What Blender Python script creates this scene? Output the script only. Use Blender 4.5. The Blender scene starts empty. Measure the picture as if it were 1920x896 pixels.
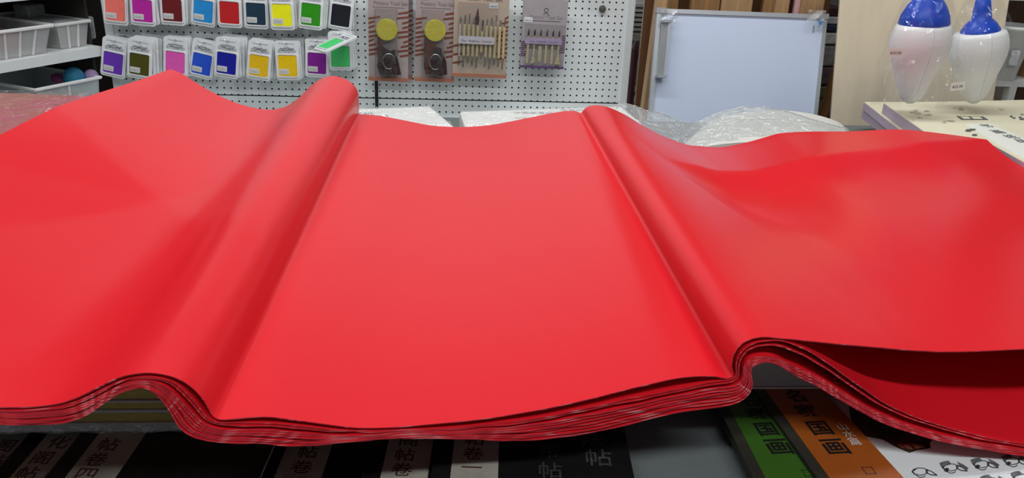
import bpy, math, random
import numpy as np
from mathutils import Vector, Matrix, noise
random.seed(7)
D = bpy.data
SC = bpy.context.scene
COL = SC.collection

# ---------------------------------------------------------------- camera
F = 1550.0; CX, CY = 960.0, 448.0
PITCH, YAW, ROLL = math.radians(22.5), math.radians(4.7), math.radians(2.3)
CAM = Vector((0, 0, 1.40))
fwd = Vector((math.sin(YAW)*math.cos(PITCH), math.cos(YAW)*math.cos(PITCH), -math.sin(PITCH)))
r0 = fwd.cross(Vector((0, 0, 1))).normalized()
u0 = r0.cross(fwd).normalized()
cr, sr = math.cos(ROLL), math.sin(ROLL)
RIGHT = r0*cr + u0*sr
UP = u0*cr - r0*sr
cam = D.cameras.new('camera'); cam.sensor_width = 36; cam.lens = F/1920*36
cam.clip_start = 0.02; cam.clip_end = 60
camo = D.objects.new('camera', cam); COL.objects.link(camo)
camo.matrix_world = Matrix.Translation(CAM) @ Matrix((RIGHT, UP, -fwd)).transposed().to_4x4()
SC.camera = camo

def ray(px, py):
    return fwd*F + RIGHT*(px-CX) - UP*(py-CY)
def onY(px, py, Y):            # point of the place seen at a pixel, at a distance Y in front of the viewer
    d = ray(px, py); return CAM + d*((Y-CAM.y)/d.y)
def onZ(px, py, z):            # point of the place seen at a pixel, at a height z
    d = ray(px, py); return CAM + d*((z-CAM.z)/d.z)

# ---------------------------------------------------------------- world, lights, exposure
w = D.worlds.new('world'); SC.world = w; w.use_nodes = True
w.node_tree.nodes['Background'].inputs[0].default_value = (0.86, 0.93, 1.0, 1)
w.node_tree.nodes['Background'].inputs[1].default_value = 0.18
SC.view_settings.view_transform = 'Standard'; SC.view_settings.look = 'None'
SC.view_settings.gamma = 1; SC.view_settings.use_curve_mapping = False
SC.view_settings.exposure = 0.18
CEIL = 2.95
def area(name, loc, sx, sy, power, color=(0.95, 0.98, 1.0)):
    l = D.lights.new(name, 'AREA'); l.shape = 'RECTANGLE'; l.size = sx; l.size_y = sy
    l.energy = power; l.color = color
    o = D.objects.new(name, l); COL.objects.link(o); o.location = loc
    return o
LIGHTS = [(0.15, -0.35, 3.2, 0.10, 47), (0.15, 1.90, 3.4, 0.14, 47), (0.15, 8.4, 6.0, 0.14, 330)]  # last tube is unseen, added to brighten the back wall mirrored in the paper
for x, y, sx, sy, p in LIGHTS:
    area('tube_light', (x, y, CEIL-0.09), sx, sy, p)

# ---------------------------------------------------------------- materials
MATS = {}
def mat(name, color, rough=0.5, spec=0.5, var=0.0, scale=30.0, bump=0.0, metal=0.0, coat=0.0, color2=None, sheen=0.0, stretch=None):
    if name in MATS: return MATS[name]
    m = D.materials.new(name); m.use_nodes = True; nt = m.node_tree; b = nt.nodes['Principled BSDF']
    c = (*color, 1)
    b.inputs['Roughness'].default_value = rough; b.inputs['Specular IOR Level'].default_value = spec
    b.inputs['Metallic'].default_value = metal; b.inputs['Coat Weight'].default_value = coat
    b.inputs['Sheen Weight'].default_value = sheen
    tc = nt.nodes.new('ShaderNodeTexCoord'); mp = nt.nodes.new('ShaderNodeMapping')
    nt.links.new(tc.outputs['Object'], mp.inputs[0])
    if stretch: mp.inputs['Scale'].default_value = stretch
    n = nt.nodes.new('ShaderNodeTexNoise'); n.inputs['Scale'].default_value = scale; n.inputs['Detail'].default_value = 5
    nt.links.new(mp.outputs[0], n.inputs['Vector'])
    mx = nt.nodes.new('ShaderNodeMix'); mx.data_type = 'RGBA'
    c2 = color2 if color2 else tuple(v*(1-var) for v in color)
    mx.inputs[6].default_value = c; mx.inputs[7].default_value = (*c2, 1)
    rp = nt.nodes.new('ShaderNodeValToRGB'); rp.color_ramp.elements[0].position = 0.38; rp.color_ramp.elements[1].position = 0.62
    nt.links.new(n.outputs['Fac'], rp.inputs[0]); nt.links.new(rp.outputs[0], mx.inputs[0])
    nt.links.new(mx.outputs[2], b.inputs['Base Color'])
    if bump:
        bp = nt.nodes.new('ShaderNodeBump'); bp.inputs['Strength'].default_value = bump; bp.inputs['Distance'].default_value = 0.004
        nt.links.new(n.outputs['Fac'], bp.inputs['Height']); nt.links.new(bp.outputs[0], b.inputs['Normal'])
    MATS[name] = m; return m

def film(name, tint=(1, 1, 1), gloss=0.25, scale=25, bump=1.0, rough=0.08, milky=0.0, stretch=None):
    if name in MATS: return MATS[name]
    m = D.materials.new(name); m.use_nodes = True; nt = m.node_tree; nt.nodes.clear()
    out = nt.nodes.new('ShaderNodeOutputMaterial')
    tr = nt.nodes.new('ShaderNodeBsdfTransparent'); tr.inputs[0].default_value = (*tint, 1)
    gl = nt.nodes.new('ShaderNodeBsdfGlossy'); gl.inputs['Roughness'].default_value = rough
    di = nt.nodes.new('ShaderNodeBsdfDiffuse'); di.inputs[0].default_value = (0.85, 0.87, 0.87, 1)
    tc = nt.nodes.new('ShaderNodeTexCoord'); mp = nt.nodes.new('ShaderNodeMapping')
    nt.links.new(tc.outputs['Object'], mp.inputs[0])
    if stretch: mp.inputs['Scale'].default_value = stretch
    n = nt.nodes.new('ShaderNodeTexNoise'); n.inputs['Scale'].default_value = scale; n.inputs['Detail'].default_value = 3
    n.inputs['Distortion'].default_value = 1.2
    nt.links.new(mp.outputs[0], n.inputs['Vector'])
    bp = nt.nodes.new('ShaderNodeBump'); bp.inputs['Strength'].default_value = bump; bp.inputs['Distance'].default_value = 0.02
    nt.links.new(n.outputs['Fac'], bp.inputs['Height']); nt.links.new(bp.outputs[0], gl.inputs['Normal'])
    m1 = nt.nodes.new('ShaderNodeMixShader'); m1.inputs[0].default_value = milky
    nt.links.new(tr.outputs[0], m1.inputs[1]); nt.links.new(di.outputs[0], m1.inputs[2])
    m2 = nt.nodes.new('ShaderNodeMixShader'); m2.inputs[0].default_value = gloss
    nt.links.new(m1.outputs[0], m2.inputs[1]); nt.links.new(gl.outputs[0], m2.inputs[2])
    nt.links.new(m2.outputs[0], out.inputs[0])
    MATS[name] = m; return m

# ---------------------------------------------------------------- mesh helpers
def props(o, label=None, cat=None, group=None, kind=None):
    if label: o['label'] = label
    if cat: o['category'] = cat
    if group: o['group'] = group
    if kind: o['kind'] = kind
    return o
def mesh(name, vs, fs, m, parent=None, off=(0, 0, 0), smooth=False, mats=None, midx=None):
    me = D.meshes.new(name); off = Vector(off)
    me.from_pydata([Vector(v)-off for v in vs], [], fs)
    for x in (mats or [m]): me.materials.append(x)
    if midx is not None: me.polygons.foreach_set('material_index', midx)
    if smooth: me.polygons.foreach_set('use_smooth', [True]*len(me.polygons))
    me.update()
    o = D.objects.new(name, me); COL.objects.link(o)
    if parent is not None: o.parent = parent
    else:
        if Vector(off).length: o.location = off
    return o
def empty(name, loc, label, cat, group=None, kind=None, rot=None):
    o = D.objects.new(name, None); COL.objects.link(o); o.location = loc; o.empty_display_size = 0.02
    if rot: o.rotation_euler = rot
    return props(o, label, cat, group, kind)
def boxg(x0, x1, y0, y1, z0, z1):
    v = [(x, y, z) for x in (x0, x1) for y in (y0, y1) for z in (z0, z1)]
    f = [(0, 1, 3, 2), (4, 6, 7, 5), (0, 4, 5, 1), (2, 3, 7, 6), (0, 2, 6, 4), (1, 5, 7, 3)]
    return v, f
def join(parts):
    V, Fc = [], []
    for v, f in parts:
        k = len(V); V += list(v); Fc += [tuple(i+k for i in q) for q in f]
    return V, Fc
def bevel(o, wd, seg=2):
    b = o.modifiers.new('bevel', 'BEVEL'); b.width = wd; b.segments = seg; b.limit_method = 'ANGLE'; return o
def slabg(c, th):
    """four corner points (Vectors), extruded by vector th"""
    v = [Vector(p) for p in c] + [Vector(p)+Vector(th) for p in c]
    n = len(c)
    f = [tuple(range(n)), tuple(range(2*n-1, n-1, -1))] + [(i, i+n, (i+1) % n + n, (i+1) % n) for i in range(n)]
    return v, f
def rrect(w_, h_, r, n=5, cx=0, cz=0):
    pts = []
    for qx, qz, a0 in ((1, 1, 0), (-1, 1, 90), (-1, -1, 180), (1, -1, 270)):
        for i in range(n+1):
            a = math.radians(a0+90*i/n)
            pts.append((cx+qx*(w_/2-r)+r*math.cos(a), cz+qz*(h_/2-r)+r*math.sin(a)))
    return pts
def plate(pts, y0, y1):        # polygon in XZ extruded in Y
    n = len(pts)
    v = [(x, y0, z) for x, z in pts] + [(x, y1, z) for x, z in pts]
    f = [tuple(range(n)), tuple(range(2*n-1, n-1, -1))] + [(i, i+n, (i+1) % n+n, (i+1) % n) for i in range(n)]
    return v, f
def lathe(prof, n=24, c=(0, 0, 0), sy=1.0):
    v, f = [], []
    for r, z in prof:
        for i in range(n):
            a = 2*math.pi*i/n; v.append((c[0]+r*math.cos(a), c[1]+r*math.sin(a)*sy, c[2]+z))
    for j in range(len(prof)-1):
        for i in range(n):
            f.append((j*n+i, j*n+(i+1) % n, (j+1)*n+(i+1) % n, (j+1)*n+i))
    f.append(tuple(range(n-1, -1, -1))); f.append(tuple(range((len(prof)-1)*n, len(prof)*n)))
    return v, f
def tubeg(path, r, n=8):
    v, f = [], []; path = [Vector(p) for p in path]
    for k, p in enumerate(path):
        t = (path[min(k+1, len(path)-1)]-path[max(k-1, 0)]).normalized()
        a = t.orthogonal().normalized() if k == 0 else (pa - t*pa.dot(t)).normalized()
        pa = a; b = t.cross(a)
        rr = r[k] if isinstance(r, (list, tuple)) else r
        for i in range(n):
            q = 2*math.pi*i/n; v.append(p+(a*math.cos(q)+b*math.sin(q))*rr)
    for k in range(len(path)-1):
        for i in range(n):
            f.append((k*n+i, k*n+(i+1) % n, (k+1)*n+(i+1) % n, (k+1)*n+i))
    f.append(tuple(range(n-1, -1, -1))); f.append(tuple(range((len(path)-1)*n, len(path)*n)))
    return v, f
def gridg(fn, nu, nv):
    v = [fn(i/nu, j/nv) for j in range(nv+1) for i in range(nu+1)]
    f = [(j*(nu+1)+i, j*(nu+1)+i+1, (j+1)*(nu+1)+i+1, (j+1)*(nu+1)+i) for j in range(nv) for i in range(nu)]
    return v, f
def sphereg(c, rx, ry, rz, nu=20, nv=12):
    prof = [(max(1e-4, math.sin(math.pi*j/nv)), -math.cos(math.pi*j/nv)) for j in range(nv+1)]
    v, f = lathe(prof, nu)
    return [(c[0]+x*rx, c[1]+y*ry, c[2]+z*rz) for x, y, z in v], f
_font_dep = None
def text(name, s, size, m, parent, M, vertical=False, bold=0.0, extrude=0.0, line=1.0):
    """flat lettering as a mesh; M places its local XY plane"""
    if vertical: s = '\n'.join(s)
    cu = D.curves.new(name, 'FONT'); cu.body = s; cu.size = size; cu.align_x = 'CENTER'; cu.align_y = 'CENTER'
    cu.offset = bold; cu.extrude = extrude; cu.space_line = line; cu.resolution_u = 3
    t = D.objects.new(name, cu); COL.objects.link(t)
    bpy.context.view_layer.update()
    me = D.meshes.new_from_object(t.evaluated_get(bpy.context.evaluated_depsgraph_get()))
    D.objects.remove(t); D.curves.remove(cu)
    me.materials.clear(); me.materials.append(m)
    o = D.objects.new(name, me); COL.objects.link(o); o.parent = parent; o.matrix_local = M
    return o

# ---------------------------------------------------------------- structure
wallm = mat('wall_paint', (0.8, 0.8, 0.78), 0.8, 0.3, 0.06, 4)
floor_m = mat('floor_tile', (0.42, 0.40, 0.37), 0.35, 0.5, 0.15, 6)
ceil_m = mat('ceiling_board', (0.40, 0.40, 0.39), 0.9, 0.2, 0.05, 12)
def struct(name, g, m):
    o = mesh(name, *g, m); o['kind'] = 'structure'; return o
struct('floor', boxg(-5.6, 5.8, -1.6, 9.4, -0.1, 0.0), floor_m)
struct('ceiling', boxg(-5.6, 5.8, -1.6, 9.4, CEIL, CEIL+0.1), ceil_m)
struct('wall_back', boxg(-5.6, 5.8, 9.4, 9.5, 0, CEIL), wallm)
struct('wall_left', boxg(-5.7, -5.6, -1.6, 9.4, 0, CEIL), wallm)
struct('wall_right', boxg(5.8, 5.9, -1.6, 9.4, 0, CEIL), wallm)
white_metal = mat('white_steel', (0.72, 0.75, 0.75), 0.4, 0.5, 0.05, 8)
for x, y, sx, sy, p in LIGHTS:
    r = empty('ceiling_light', (x, y, CEIL), 'long white tube light fitting on the ceiling, ' + {-0.35: 'above the near end of the table', 1.90: 'above the far end of the table', 8.4: 'farthest from the table'}[y], 'light')
    mesh('housing', *boxg(-sx/2-.05, sx/2+.05, -.09, .09, -.06, 0), white_metal, r)

# ================================================================ RED PAPER
def pchip(xs, ys, xq):
    xs = np.asarray(xs, float); ys = np.asarray(ys, float); h = np.diff(xs); d = np.diff(ys)/h
    m = np.zeros(len(xs)); m[0] = d[0]; m[-1] = d[-1]
    for i in range(1, len(xs)-1):
        if d[i-1]*d[i] > 0:
            w1 = 2*h[i]+h[i-1]; w2 = h[i]+2*h[i-1]; m[i] = (w1+w2)/(w1/d[i-1]+w2/d[i])
    k = np.clip(np.searchsorted(xs, xq)-1, 0, len(xs)-2); t = (xq-xs[k])/h[k]; t2 = t*t; t3 = t2*t
    return (2*t3-3*t2+1)*ys[k]+(t3-2*t2+t)*h[k]*m[k]+(-2*t3+3*t2)*ys[k+1]+(t3-t2)*h[k]*m[k+1]

# rows: s | uppermost sheet near edge | second group | third group | bottom of pile | far edge  (all as seen, px)
R = [
 (-700,  (-900, 590), (-902, 596), (-905, 603), (-908, 625), (320, 130)),
 (-560,  (-640, 640), (-642, 646), (-645, 652), (-648, 676), (338, 137)),
 (-400,  (-400, 690), (-402, 696), (-404, 702), (-406, 728), (368, 156)),
 (-230,  (-200, 735), (-202, 741), (-203, 747), (-204, 773), (420, 184)),
 (-100,  (-80, 757), (-80, 763), (-80, 768), (-80, 790), (465, 200)),
 (0,     (0, 763),   (0, 769),   (0, 774),   (0, 796),  (503, 206)),
 (60,    (60, 762),  (60, 768),  (60, 774),  (55, 799),  (528, 203)),
 (105,   (105, 757), (106, 763), (108, 770), (108, 796), (545, 195)),
 (150,   (148, 743), (150, 750), (152, 758), (158, 782), (563, 181)),
 (195,   (190, 722), (194, 728), (196, 737), (197, 753), (585, 159)),
 (235,   (232, 704), (236, 711), (238, 717), (232, 733), (602, 148)),
 (275,   (272, 698), (274, 706), (272, 712), (258, 728), (622, 142)),
 (315,   (315, 703), (312, 712), (306, 722), (285, 738), (645, 147)),
 (345,   (345, 715), (338, 726), (328, 738), (305, 756), (662, 158)),
 (372,   (370, 735), (360, 748), (350, 762), (318, 778), (671, 172)),
 (395,   (388, 758), (378, 770), (370, 784), (328, 798), (673, 188)),
 (408,   (399, 779), (392, 786), (386, 797), (346, 816), (670, 204)),
 (418,   (410, 787), (410, 793), (408, 805), (378, 829), (667, 213)),
 (432,   (424, 786), (426, 794), (428, 806), (430, 832), (676, 214)),
 (480,   (480, 781), (480, 793), (480, 805), (480, 834), (702, 216)),
 (560,   (560, 788), (560, 798), (560, 811), (550, 838), (745, 223)),
 (620,   (620, 796), (620, 805), (620, 816), (600, 835), (780, 230)),
 (680,   (680, 802), (680, 808), (680, 815), (680, 827), (815, 236)),
 (760,   (760, 799), (760, 806), (760, 810), (760, 822), (862, 238)),
 (880,   (880, 788), (880, 800), (880, 806), (880, 824), (905, 236)),
 (1000,  (1000, 770),(1000, 785),(1000, 796),(985, 829), (955, 228)),
 (1100,  (1100, 749),(1100, 765),(1100, 778),(1080, 821), (1000, 219)),
 (1200,  (1200, 724),(1200, 744),(1200, 757),(1185, 799), (1035, 212)),
 (1290,  (1290, 706),(1290, 726),(1290, 738),(1280, 775), (1064, 208)),
 (1345,  (1343, 705),(1345, 715),(1348, 727),(1355, 767), (1080, 208)),
 (1368,  (1366, 710),(1374, 711),(1380, 724),(1390, 758), (1088, 212)),
 (1380,  (1376, 704),(1383, 702),(1391, 714),(1406, 744), (1091, 211)),
 (1392,  (1371, 690),(1379, 690),(1394, 702),(1412, 727), (1094, 206)),
 (1408,  (1373, 670),(1382, 672),(1393, 690),(1409, 709), (1100, 201)),
 (1422,  (1384, 650),(1392, 656),(1400, 678),(1407, 694), (1108, 198)),
 (1436,  (1402, 637),(1408, 645),(1412, 671),(1419, 684), (1117, 197)),
 (1455,  (1428, 631),(1430, 639),(1430, 668),(1436, 678), (1130, 198)),
 (1480,  (1458, 633),(1458, 638),(1450, 669),(1456, 683), (1146, 203)),
 (1520,  (1500, 637),(1500, 650),(1480, 682),(1480, 698), (1172, 215)),
 (1570,  (1560, 643),(1546, 676),(1530, 705),(1525, 720), (1205, 235)),
 (1640,  (1640, 650),(1610, 722),(1585, 738),(1580, 752), (1255, 260)),
 (1700,  (1710, 656),(1680, 766),(1650, 775),(1645, 788), (1300, 273)),
 (1760,  (1780, 659),(1760, 796),(1740, 808),(1735, 820), (1345, 276)),
 (1830,  (1850, 657),(1840, 818),(1830, 828),(1825, 840), (1395, 268)),
 (1900,  (1920, 654),(1925, 833),(1920, 842),(1915, 853), (1432, 258)),
 (1960,  (2000, 652),(2010, 842),(2005, 851),(2000, 862), (1462, 250)),
 (2200,  (2250, 652),(2260, 830),(2260, 840),(2260, 852), (1600, 246)),
 (2450,  (2450, 655),(2460, 800),(2460, 810),(2460, 822), (1710, 244)),
 (2684,  (2700, 665),(2710, 770),(2710, 780),(2710, 792), (1850, 262)),
]
SV = np.array([r[0] for r in R], float)
def nearY(x):
    if x < 412: return 0.71 + (x-412)*0.00005
    return 0.71 + (x-412)*0.0000925
def nearY2(x):
    return nearY(x) - 0.055*min(1, max(0, (x-1480)/400)) - .07*min(1, max(0, (x-1950)/600))
def farY(x): return float(np.interp(x, [320, 668, 1091, 1230, 1345, 1470, 1600, 1720, 1850], [1.90, 1.95, 2.01, 1.99, 1.96, 1.96, 1.94, 1.90, 1.85]))
def curve3(col, yf):
    P = [onY(r[col][0], r[col][1], yf(r[col][0])) for r in R]
    return np.array([[p.x, p.y, p.z] for p in P])
NT = curve3(1, nearY); N2, N3, NB = (curve3(c, nearY2) for c in (2, 3, 4))
FT = curve3(5, farY)
# parameter density: equal shares of near-edge length, so folds get samples
chord = np.concatenate([[0], np.cumsum(np.linalg.norm(np.diff(NT, axis=0), axis=1)+0.35*np.linalg.norm(np.diff(FT, axis=0), axis=1)+0.004)])
NS, NTT = 330, 90
SQ = np.interp(np.linspace(0, chord[-1], NS), chord, SV)
def fit(C): return np.stack([pchip(SV, C[:, k], SQ) for k in range(3)], 1)
NT, N2, N3, NB, FT = map(fit, (NT, N2, N3, NB, FT))
def smooth_curve(C, n=2):
    for _ in range(n):
        C[1:-1] = 0.25*C[:-2]+0.5*C[1:-1]+0.25*C[2:]
    return C
for c in (NT, N2, N3, NB, FT): smooth_curve(c, 1)
tt = np.linspace(0, 1, NTT)**1.0

apex = onZ(300, 378, 0.93); apR = onZ(1235, 318, 0.885)
corner = FT[-1]
def bumps(X, Y):
    dz = np.zeros_like(X)
    # left: star-shaped dimple with a hollow opening to the left
    dx, dy = X-apex.x, Y-apex.y; r = np.hypot(dx, dy)+1e-6
    ang = np.degrees(np.arctan2(dy, dx))
    a0 = 182.0; d = (ang-a0+180) % 360-180
    prof = np.interp(d, [-130, -62, -40, 20, 60, 130], [0, 0.06, 0.065, -0.06, -0.10, 0])
    dz += prof*r*np.exp(-(r/0.33)**2)
    # right: ridge running from the apex to the far corner
    ex, ey = corner[0]-apR.x, corner[1]-apR.y; L = math.hypot(ex, ey); ex /= L; ey /= L
    u = ((X-apR.x)*ex+(Y-apR.y)*ey); v = -(X-apR.x)*ey+(Y-apR.y)*ex
    uu = np.clip(u/L, 0, 1.3)
    ramp = np.clip(u/0.10, 0, 1)
    dz += np.where(v < 0, -0.26*np.abs(v)*np.exp(-(np.abs(v)/0.20)**1.6), 0.0)*ramp
    dz += np.where(v >= 0, 0.012*np.clip(1-v/(0.05+0.30*np.clip(1-uu, 0, 1)), 0, 1), 0.012*np.exp(-(v/0.06)**2))*ramp*np.clip(1.05-uu, 0, 1)
    return dz

red = D.materials.new('red_paper'); red.use_nodes = True
nt = red.node_tree; b = nt.nodes['Principled BSDF']
b.inputs['Roughness'].default_value = 0.30; b.inputs['Specular IOR Level'].default_value = 0.26
b.inputs['Sheen Weight'].default_value = 0.0; b.inputs['Sheen Roughness'].default_value = 0.4
tc = nt.nodes.new('ShaderNodeTexCoord')
n1 = nt.nodes.new('ShaderNodeTexNoise'); n1.inputs['Scale'].default_value = 900; n1.inputs['Detail'].default_value = 2
n2 = nt.nodes.new('ShaderNodeTexNoise'); n2.inputs['Scale'].default_value = 5; n2.inputs['Detail'].default_value = 3
nt.links.new(tc.outputs['Object'], n1.inputs[0]); nt.links.new(tc.outputs['Object'], n2.inputs[0])
mx = nt.nodes.new('ShaderNodeMix'); mx.data_type = 'RGBA'; mx.inputs[6].default_value = (0.67, 0.011, 0.021, 1); mx.inputs[7].default_value = (0.615, 0.008, 0.015, 1)
nt.links.new(n1.outputs['Fac'], mx.inputs[0])
nt.links.new(mx.outputs[2], b.inputs['Base Color'])
bp = nt.nodes.new('ShaderNodeBump'); bp.inputs['Strength'].default_value = 0.12; bp.inputs['Distance'].default_value = 0.004
nt.links.new(n2.outputs['Fac'], bp.inputs['Height']); nt.links.new(bp.outputs[0], b.inputs['Normal'])
edge = D.materials.new('red_paper_cut_edge'); edge.use_nodes = True
nt = edge.node_tree; b = nt.nodes['Principled BSDF']; b.inputs['Roughness'].default_value = 0.8
tc = nt.nodes.new('ShaderNodeTexCoord'); mp = nt.nodes.new('ShaderNodeMapping'); mp.inputs['Scale'].default_value = (22, 22, 500)
n1 = nt.nodes.new('ShaderNodeTexNoise'); n1.inputs['Scale'].default_value = 1; n1.inputs['Detail'].default_value = 6
nt.links.new(tc.outputs['Object'], mp.inputs[0]); nt.links.new(mp.outputs[0], n1.inputs[0])
rp = nt.nodes.new('ShaderNodeValToRGB'); e = rp.color_ramp.elements
e[0].position = 0.35; e[0].color = (0.36, 0.006, 0.014, 1); e[1].position = 0.74; e[1].color = (0.72, 0.36, 0.37, 1)
k = e.new(0.56); k.color = (0.60, 0.02, 0.035, 1)
nt.links.new(n1.outputs['Fac'], rp.inputs[0]); nt.links.new(rp.outputs[0], b.inputs['Base Color'])

def red_sheet(Ncurve, drop, thick, label, group=None, seed=0, wob=0.0, side_gap=0.0):
    N = Ncurve.copy(); Fc = FT.copy(); Fc[:, 2] -= drop
    rng = np.random.RandomState(seed)
    if wob:
        ph = rng.rand(4)*6; q = np.arange(NS)/NS
        w_ = sum(np.sin(q*f*6.28+p) for f, p in zip((9, 17, 31, 47), ph))*wob/4
        N[:, 1] += w_*2.0 + rng.uniform(-.5, 1.5)*wob; N[:, 2] += w_*0.35
    off = N - NT
    G = np.zeros((NTT, NS, 3))
    for j, t in enumerate(tt):
        base = NT*(1-t)+FT*t
        k_ = (1-t)**1.3
        G[j] = base + off*k_ + np.array([0, 0, -drop])*(1-k_)
    fade = np.clip(tt/0.12, 0, 1)[:, None]
    G[:, :, 2] += bumps(G[:, :, 0], G[:, :, 1])*fade
    du = np.gradient(G, axis=1); dv = np.gradient(G, axis=0)
    nn = np.cross(du, dv); nn /= np.linalg.norm(nn, axis=2)[:, :, None]+1e-9
    Bm = G - nn*thick
    V = np.concatenate([G.reshape(-1, 3), Bm.reshape(-1, 3)]); K = NS*NTT
    fs, mi = [], []
    for j in range(NTT-1):
        for i in range(NS-1):
            a = j*NS+i; fs.append((a, a+1, a+NS+1, a+NS)); mi.append(0)
            fs.append((a+K, a+NS+K, a+NS+1+K, a+1+K)); mi.append(0)
    loop = [j for j in range(NS)] + [j*NS+NS-1 for j in range(1, NTT)] + [(NTT-1)*NS+i for i in range(NS-2, -1, -1)] + [j*NS for j in range(NTT-2, 0, -1)]
    n0 = len(V); nl = len(loop)
    V = np.concatenate([V, V[loop], V[[q+K for q in loop]]])
    for i in range(nl):
        a = n0+i; a2 = n0+(i+1) % nl
        fs.append((a, a+nl, a2+nl, a2)); mi.append(1)
    c = V.mean(axis=0)
    o = mesh('red_paper_sheet', [tuple(v) for v in V], fs, red, off=tuple(c), mats=[red, edge], midx=mi)
    sm = [m == 0 for m in mi]; o.data.polygons.foreach_set('use_smooth', sm)
    return props(o, label, 'paper sheet', group)

red_sheet(NT, 0.0, 0.0008, 'uppermost large red paper sheet, widest and most visible, covering the whole pile')
red_sheet(NT+(N2-NT)*0.0+np.array([0, 0.0015, -0.0016]), 0.0016, 0.0009, 'red paper sheet clinging directly under the uppermost sheet, lifted with it at the right', seed=3)
red_sheet(N2, 0.0040, 0.0012, 'red paper sheet with its surface shown in shadow under the lifted right flap', seed=4, wob=0.0006)
red_sheet(N2+(N3-N2)*0.30, 0.0060, 0.0014, 'red paper sheet just under the shaded sheet of the open right fold', seed=5, wob=0.0008)
fr = [0.0, 0.13, 0.27, 0.40, 0.55, 0.68, 0.84]
for k, q in enumerate(fr):
    ords = ['', 'second', 'third', 'fourth', 'fifth', 'sixth', '']
    lab = {0: 'red paper sheet topping the tightly pressed lower part of the pile',
           6: 'lowest red paper sheet, at the bottom of the pile over the books'}.get(k, f'red paper sheet seen only by its edge, {ords[k]} from the top of the pressed pile')
    red_sheet(N3+(NB-N3)*q, 0.008+0.0022*k, 0.0019, lab, None if k in (0, 6) else 'pressed red sheets in the middle of the pile', seed=10+k, wob=0.0006)

# ================================================================ TABLE
table_m = mat('grey_laminate', (0.13, 0.15, 0.15), 0.5, 0.4, 0.05, 10)
t = empty('display_table', (0, 1.4, 0), 'pale grey shop display table under the books and paper piles', 'table')
def wbox(name, x0, x1, y0, y1, z0, z1, m, root, bv=0.0):
    o = mesh(name, *boxg(x0, x1, y0, y1, z0, z1), m, root, off=root.location)
    if bv: bevel(o, bv)
    return o
TZ = 0.76
wbox('table_top', -1.50, 2.05, 0.42, 2.52, TZ-0.03, TZ, table_m, t, 0.003)
for sx in (-1.42, 1.93):
    for sy in (0.5, 2.42): wbox('leg', sx-.03, sx+.03, sy-.03, sy+.03, 0, TZ-0.03, white_metal, t)
wbox('lower_shelf', -1.45, 1.96, 0.47, 2.45, 0.2, 0.22, table_m, t)
wbox('apron', -1.44, 1.94, 0.46, 0.48, TZ-0.12, TZ-0.03, table_m, t)

# ================================================================ PAPER STACKS UNDER THE RED PILE
gold = mat('gold_paper_edge', (0.42, 0.32, 0.08), 0.6, 0.4, 0.35, 60, stretch=(1, 1, 30))
greyp = mat('grey_paper_edge', (0.42, 0.42, 0.42), 0.6, 0.4, 0.2, 60, stretch=(1, 1, 20))
sleeve = film('plastic_sleeve', (0.93, 0.94, 0.94), 0.10, 40, 0.8, 0.12, 0.15)
zst = TZ+0.032
layers = [('wrapper', 0.0115, greyp, 0.0), ('gold', 0.0135, gold, .004), ('grey', 0.004, greyp, .001), ('gold', 0.010, gold, .004), ('grey', 0.003, greyp, .001), ('gold', 0.018, gold, .005), ]
# wrapped ream at the bottom with cards of gold paper stacked on it
z = zst
yl = 0.853
names = {0: 'grey plastic wrapped paper ream under the gold edged stack at the left',
         1: 'thick gold edged paper ream lying on the grey wrapped ream', 2: 'thin grey board between the lower gold reams',
         3: 'middle gold edged paper ream in the stack beneath the red fold', 4: 'thin grey board under the top gold ream',
         5: 'top gold edged paper ream beneath the red hump'}
for i, (nm, h, m, dy) in enumerate(layers):
    o = mesh('paper_ream' if nm != 'grey' else 'grey_board', *boxg(-.95, -.20, -.0+dy, .50, 0, h), m)
    o.location = (0, yl, z); bevel(o, 0.001)
    props(o, names[i], 'paper' if nm != 'grey' else 'board')
    if i == 0:
        f = mesh('plastic_wrap', *gridg(lambda u, v: (-.95+.75*u, -.003-.0015*math.sin(u*90+v*3), .0005+.0105*v), 80, 4), sleeve, o, smooth=True)
    z += h
# right: grey wrapped ream under the open fold
o = mesh('paper_ream', *boxg(-.30, .10, 0, .45, 0, .058), greyp); p = onY(1460, 725, 0.94)
o.location = (p.x, 0.94, zst); bevel(o, 0.004)
props(o, 'dark grey paper ream under the open red fold, behind the green book', 'paper')
mesh('wrap_seam', *boxg(-.30, .10, -.0025, 0.0, 0.0, .0022), mat('seam_white', (0.6, 0.6, 0.6), 0.5), o)
# wrapped paper blocks that hold up the middle of the pile
for (x0, x1, y0, y1, h, lb) in ((-.12, .30, .98, 1.86, .045, 'white paper ream hidden beneath the middle of the red pile'), (-1.0, -.2, 1.40, 1.9, .085, 'white paper ream hidden beneath the left of the red pile'), (.50, 1.25, 1.40, 1.85, .035, 'white paper ream hidden beneath the right of the red pile')):
    o = mesh('paper_ream', *boxg(x0, x1, y0, y1, TZ, TZ+h), mat('white_paper', (0.78, 0.78, 0.75), 0.6, 0.3, 0.04, 20)); props(o, lb, 'paper')

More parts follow.
